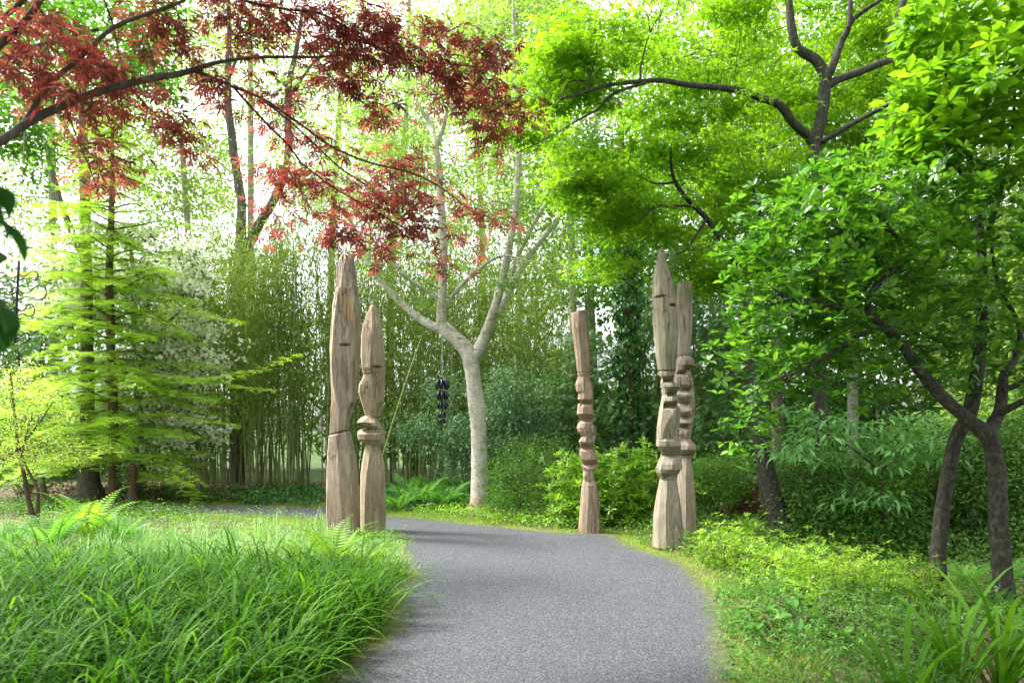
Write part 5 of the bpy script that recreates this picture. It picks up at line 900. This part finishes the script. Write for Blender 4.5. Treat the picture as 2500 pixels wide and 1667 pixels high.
# shaded ground layer at left, near the far path
Cn, s_ = scatter(700, -10.5, -5.5, 11.6, 14, lambda X_, Y_, s: s > .2); Cn[:, 2] += U(.03, .22, len(Cn))
foliage(None, T_DIA, clump_leaves(Cn, 16, .1, .05, .35, 1.2, .2), M['bg_dark'], 'dark_ground_cover'); tag(bpy.data.objects['dark_ground_cover'], 'dark low leaves under the thin shrub at the left', 'ground cover')

# ------------------------------------------------------------------ right bank
right = lambda X_, Y_: X_ > 1.0
def bank(n, x0, x1, y0, y1, pxf): return scatter(n, x0, x1, y0, y1, pxf)
for i, (px, py, rx, lab) in enumerate([(1760, 1345, 60, 'low lime azalea right of the nearest totem'), (1850, 1360, 70, 'low lime azalea before the leaning trunk'), (1900, 1400, 80, 'low bright azalea nearest the path bend'), (1990, 1380, 80, 'low azalea right of the leaning trunk foot'), (2060, 1430, 80, 'azalea mound in the middle of the right bank'), (2160, 1420, 80, 'azalea mound left of the slender magnolia stem'), (2240, 1450, 70, 'azalea at the foot of the slender magnolia stem'), (1985, 1450, 60, 'azalea mound with bare soil at its foot')]):
    Yz = GY(py + 35); h = 42
    shrub('azalea', lab, 'azalea', [(px, py, Yz, rx, h, .45)], 240, 0, 0, .055, T_LANCE, ros=7, ns=9, rs=.007, group='low azaleas on the right bank')
for px, py, rx, lab in [(2080, 1530, 90, 'dark twiggy azalea in the lower right shade'), (2220, 1530, 90, 'dark low azalea behind the broad leaf clump'), (2400, 1560, 90, 'dark low azalea behind the iris clump')]:
    shrub('azalea', lab, 'bg_dark', [(px, py, GY(py + 45), rx, 50, .4)], 170, 0, 0, .045, T_LANCE, ros=6, ns=10, rs=.006, group='low azaleas on the right bank')
Cn, s_ = scatter(3200, 1.0, 8.5, 5.2, 13, lambda X_, Y_, s: (s > .35) & (X_ < 9) & (np.abs(X_) < Y_)); Cn[:, 2] += U(.02, .16, len(Cn))
foliage(None, T_DIA, clump_leaves(Cn, 14, .1, .05, .35, 1.3, .2), M['box'], 'bank_ground_cover'); tag(bpy.data.objects['bank_ground_cover'], 'low green leaves between the shrubs of the right bank', 'ground cover')
# hosta-like rosettes behind
for px, py, s, lab in [(1740, 1310, .26, 'broad-leaved plant right behind the totems'), (1790, 1300, .24, 'broad-leaved plant between the totems and the leaning trunk'), (1960, 1320, .24, 'broad-leaved plant right of the leaning trunk'), (2020, 1330, .24, 'broad-leaved plant in the shade beyond the azaleas'), (2090, 1345, .22, 'broad-leaved plant farthest right in its row')]:
    g = G(px, py + 10); r = thing('broad_leaved_plant', g, lab, 'plant', 'broad-leaved plants on the right bank'); n = 26; th = U(0, 6.28, n)
    el = U(.3, 1.1, n); d = np.stack([np.cos(th) * np.cos(el), np.sin(th) * np.cos(el), np.sin(el)], -1); ln_ = s * U(.5, 1.1, n); P = g + d * ln_[:, None] * .9; st = Acc()
    for p in P: V, F = tube(np.array([g, (g + p) / 2 + [0, 0, .02], p]), [.004, .003, .002], 4); st.add(V, F)
    st.part('stalks', M['stem'], r); foliage(r, T_OVAL, (P, d * [1, 1, .2] - [0, 0, .25], np.tile([0, 0, 1.], (n, 1)) + rng.normal(0, .3, (n, 3)), s * .75 * U(.7, 1.1, n), U(.2, 1, n)), M['rhodo'], big=25)
# leafy herbs, lower right corner of the path
Cn, s_ = scatter(1500, 1.1, 4.6, 3.2, 6.6, lambda X_, Y_, s: (s > .1) & (X_ < 2.6 + (Y_ - 4) * .4)); Cn[:, 2] += U(.04, .2, len(Cn)) * np.clip(s_ * 2, .3, 1.2)
foliage(None, T_LANCE, clump_leaves(Cn, 16, .05, .05, .45, 1.2, .25), M['herb'], 'herb_cover'); tag(bpy.data.objects['herb_cover'], 'small-leaved leafy herbs covering the lower right bank', 'ground cover')
for px, py, lab in [(1850, 1500, 'large-leaved plant leaning over the right path edge'), (1960, 1520, 'large-leaved plant behind the herbs'), (2060, 1540, 'large-leaved plant left of the iris clump'), (1900, 1540, 'large-leaved plant in the herbs near the path')]:
    g = G(px, py + 25); r = thing('large_leaved_plant', g, lab, 'plant', 'large-leaved plants in the lower right'); st = Acc(); LP, LD = [], []
    for q in range(5):
        a_ = U(0, 6.28); tip = g + [.28 * math.cos(a_), .28 * math.sin(a_), U(.16, .3)]; P, R = smooth_line([g, (g + tip) / 2 + [0, 0, .06], tip], [.006, .004, .002], .04); V, F = tube(P, R, 5); st.add(V, F)
        for t_ in np.linspace(.35, 1, 4):
            p = P[int(t_ * (len(P) - 1))]; d = norm(np.array([math.cos(a_ + U(-1.2, 1.2)), math.sin(a_ + U(-1.2, 1.2)), -.15])); LP.append(p); LD.append(d)
    st.part('stems', M['stem'], r); n = len(LP); foliage(r, T_OVAL, (np.array(LP), np.array(LD), np.tile([0, 0, 1.], (n, 1)) + rng.normal(0, .25, (n, 3)), U(.1, .15, n), U(.3, .8, n)), M['herb'], big=n - 1)
# long iris blades as parts
def iris(px, py, H, n, lab, mat='grass_dark', wd=.024, lean=.35, curl=.7, Y=None):
    g = G(px, py) if Y is None else np.array([(px - 1250) / FPX * Y, Y, 0.]); r = thing('iris_clump', g, lab, 'plant', 'strap-leaved clumps on the right bank')
    for q in range(n):
        az = np.array([U(0, 6.283)]); B = g[None] + np.array([[math.cos(az[0]), math.sin(az[0]), 0]]) * U(0, .08); V, F, R = blades(B, np.array([H * U(.6, 1.1)]), np.array([wd * U(.7, 1.1)]), np.abs(rng.normal(lean, .15, 1)), az, np.array([U(.4, 1)]), 9, curl * .6 * U(.6, 1.3)); part('blade', V, F, M[mat], r, rnd=R)
for px, py, H, n, lab in [(2330, 1690, .95, 34, 'broad strap-leaved clump at the bottom right, left of the corner'), (2440, 1680, 1.0, 34, 'broad strap-leaved clump in the bottom right corner'), (2210, 1740, .75, 26, 'strap-leaved clump at the bottom edge right of the herbs'), (2530, 1620, .8, 22, 'strap-leaved clump cut by the right frame edge'), (2090, 1790, .5, 16, 'small strap-leaved clump at the bottom edge among the herbs')]:
    iris(px, py, H, n, lab, wd=.04, lean=.4, curl=.95)
for px, py, H, n, lab in [(1890, 1450, .3, 22, 'thin grey-green spiky clump beside the azaleas'), (2150, 1500, .5, 12, 'upright strap leaves in the middle of the right bank'), (2290, 1500, .55, 12, 'upright strap leaves at the foot of the slender stem'), (2110, 1400, .35, 8, 'short upright strap leaves beyond the azaleas'), (1355, 1300, .3, 10, 'small grey-green spiky tuft before the dense dark shrub')]:
    iris(px, py, H, n, lab, 'grass_light' if H < .4 else 'grass_dark', .009 if H < .4 else .02, .15, .25)
# leaf litter
Cn, s_ = scatter(9000, -9, 9, 3, 16, lambda X_, Y_, s: (s > .25) & ((X_ > 1) | (Y_ > 13))); n = len(Cn); Cn[:, 2] += .012
foliage(None, T_DIA, (Cn, rng.normal(0, 1, (n, 3)) * [1, 1, .2], np.tile([0, 0, 1.], (n, 1)) + rng.normal(0, .3, (n, 3)), U(.03, .08, n), U(0, 1, n)), M['litter'], 'leaf_litter'); tag(bpy.data.objects['leaf_litter'], 'dry brown leaves lying on the shaded soil', 'leaf litter')
Cn, s_ = scatter(1500, -9, 3, 3, 16, lambda X_, Y_, s: (s < .1) & (rng.random(len(X_)) < .04 + .5 * (s > -.6))); n = len(Cn); Cn[:, 2] = .03
foliage(None, T_DIA, (Cn, rng.normal(0, 1, (n, 3)) * [1, 1, .1], np.tile([0, 0, 1.], (n, 1)) + rng.normal(0, .2, (n, 3)), U(.015, .035, n), U(0, 1, n)), M['litter'], 'path_debris'); tag(bpy.data.objects['path_debris'], 'tiny leaf scraps on the gravel edge', 'leaf litter')

# ------------------------------------------------------------------ hanging sculptures, cable and pole
Ys = 12.6
hs = thing('hanging_sculpture', W(1080, 925, Ys), 'black glossy chain of shrinking flower-like bells hanging from the pale tree', 'sculpture')
P, R = smooth_line([W(1078, 640, Ys), W(1079, 800, Ys), W(1080, 925, Ys)], [.006] * 3, .4); V, F = tube(P, R, 5); part('cable', V, F, M['rope'], hs)
P, R = smooth_line([W(1080, 922, Ys), W(1080, 1034, Ys)], [.012, .01], .2); V, F = tube(P, R, 6); part('rod', V, F, M['iron'], hs)
for py, r in ((940, 15), (967, 13), (990, 11), (1013, 8.5), (1028, 7.5)):
    a = Acc(); c = W(1080, py, Ys); s = r / FPX * Ys
    for q in range(7):
        an = q / 7 * 6.283 + py; d = np.array([math.cos(an), math.sin(an), 0]); P, R = smooth_line([c + [0, 0, s * .95], c + d * s * .7 + [0, 0, s * .75], c + d * s + [0, 0, -.05 * s], c + d * s * .8 - [0, 0, s * .7]], [s * .1, s * .25, s * .28, s * .1], s * .3); V, F = tube(P, R, 6); a.add(V, F)
    a.part('bell', M['glass'], hs, smooth=True)
Yi = 4.0
ir = thing('hanging_iron_scrolls', W(45, 640, Yi), 'black wrought-iron scroll sculpture hanging on a thin wire at the left', 'sculpture')
P, R = smooth_line([W(60, 312, 3.58), W(55, 450, 3.8), W(47, 640, Yi)], [.0025] * 3, .3); V, F = tube(P, R, 5); part('wire', V, F, M['rope'], ir)
P, R = smooth_line([W(46, 640, Yi), W(43, 700, Yi), W(40, 745, Yi), W(37, 800, Yi), W(36, 838, Yi)], [.008, .007, .009, .006, .007], .1); V, F = tube(P, R, 8); part('rod', V, F, M['iron'], ir)
for sgn, y0, w, h in ((1, 672, 48, 14), (-1, 676, 52, 14), (1, 712, 70, 22), (-1, 716, 60, 20), (1, 756, 44, 18), (-1, 752, 48, 18), (1, 822, 34, 14), (-1, 820, 34, 13)):
    cx = 45 - (y0 - 640) * .05; pts = [(cx, y0 - h * .2), (cx + sgn * w * .35, y0 + h * .15), (cx + sgn * w * .75, y0 - h * .75), (cx + sgn * w, y0 - h * .3), (cx + sgn * w * .98, y0 + h * .6), (cx + sgn * w * .7, y0 + h * .9), (cx + sgn * w * .35, y0 + h * .55), (cx + sgn * 2, y0 + h * .9)]
    P, R = smooth_line([W(*p, Yi + .01 * sgn) for p in pts], [.0042] * len(pts), .01); V, F = tube(P, R, 6); part('scroll', V, F, M['iron'], ir, smooth=True)
P, R = smooth_line([W(1032, 815, 13.1), W(985, 950, 13.3), W(934, 1112, 13.7), W(905, 1205, 14)], [.012, .017, .02, .02], .3)
P[-1, 2] = -.02; V, F = tube(P, R, 6); o = part('leaning_bamboo_pole', V, F, M['culm'], None); tag(o, 'thin pale bamboo pole leaning between the left totems and the pale tree', 'pole')
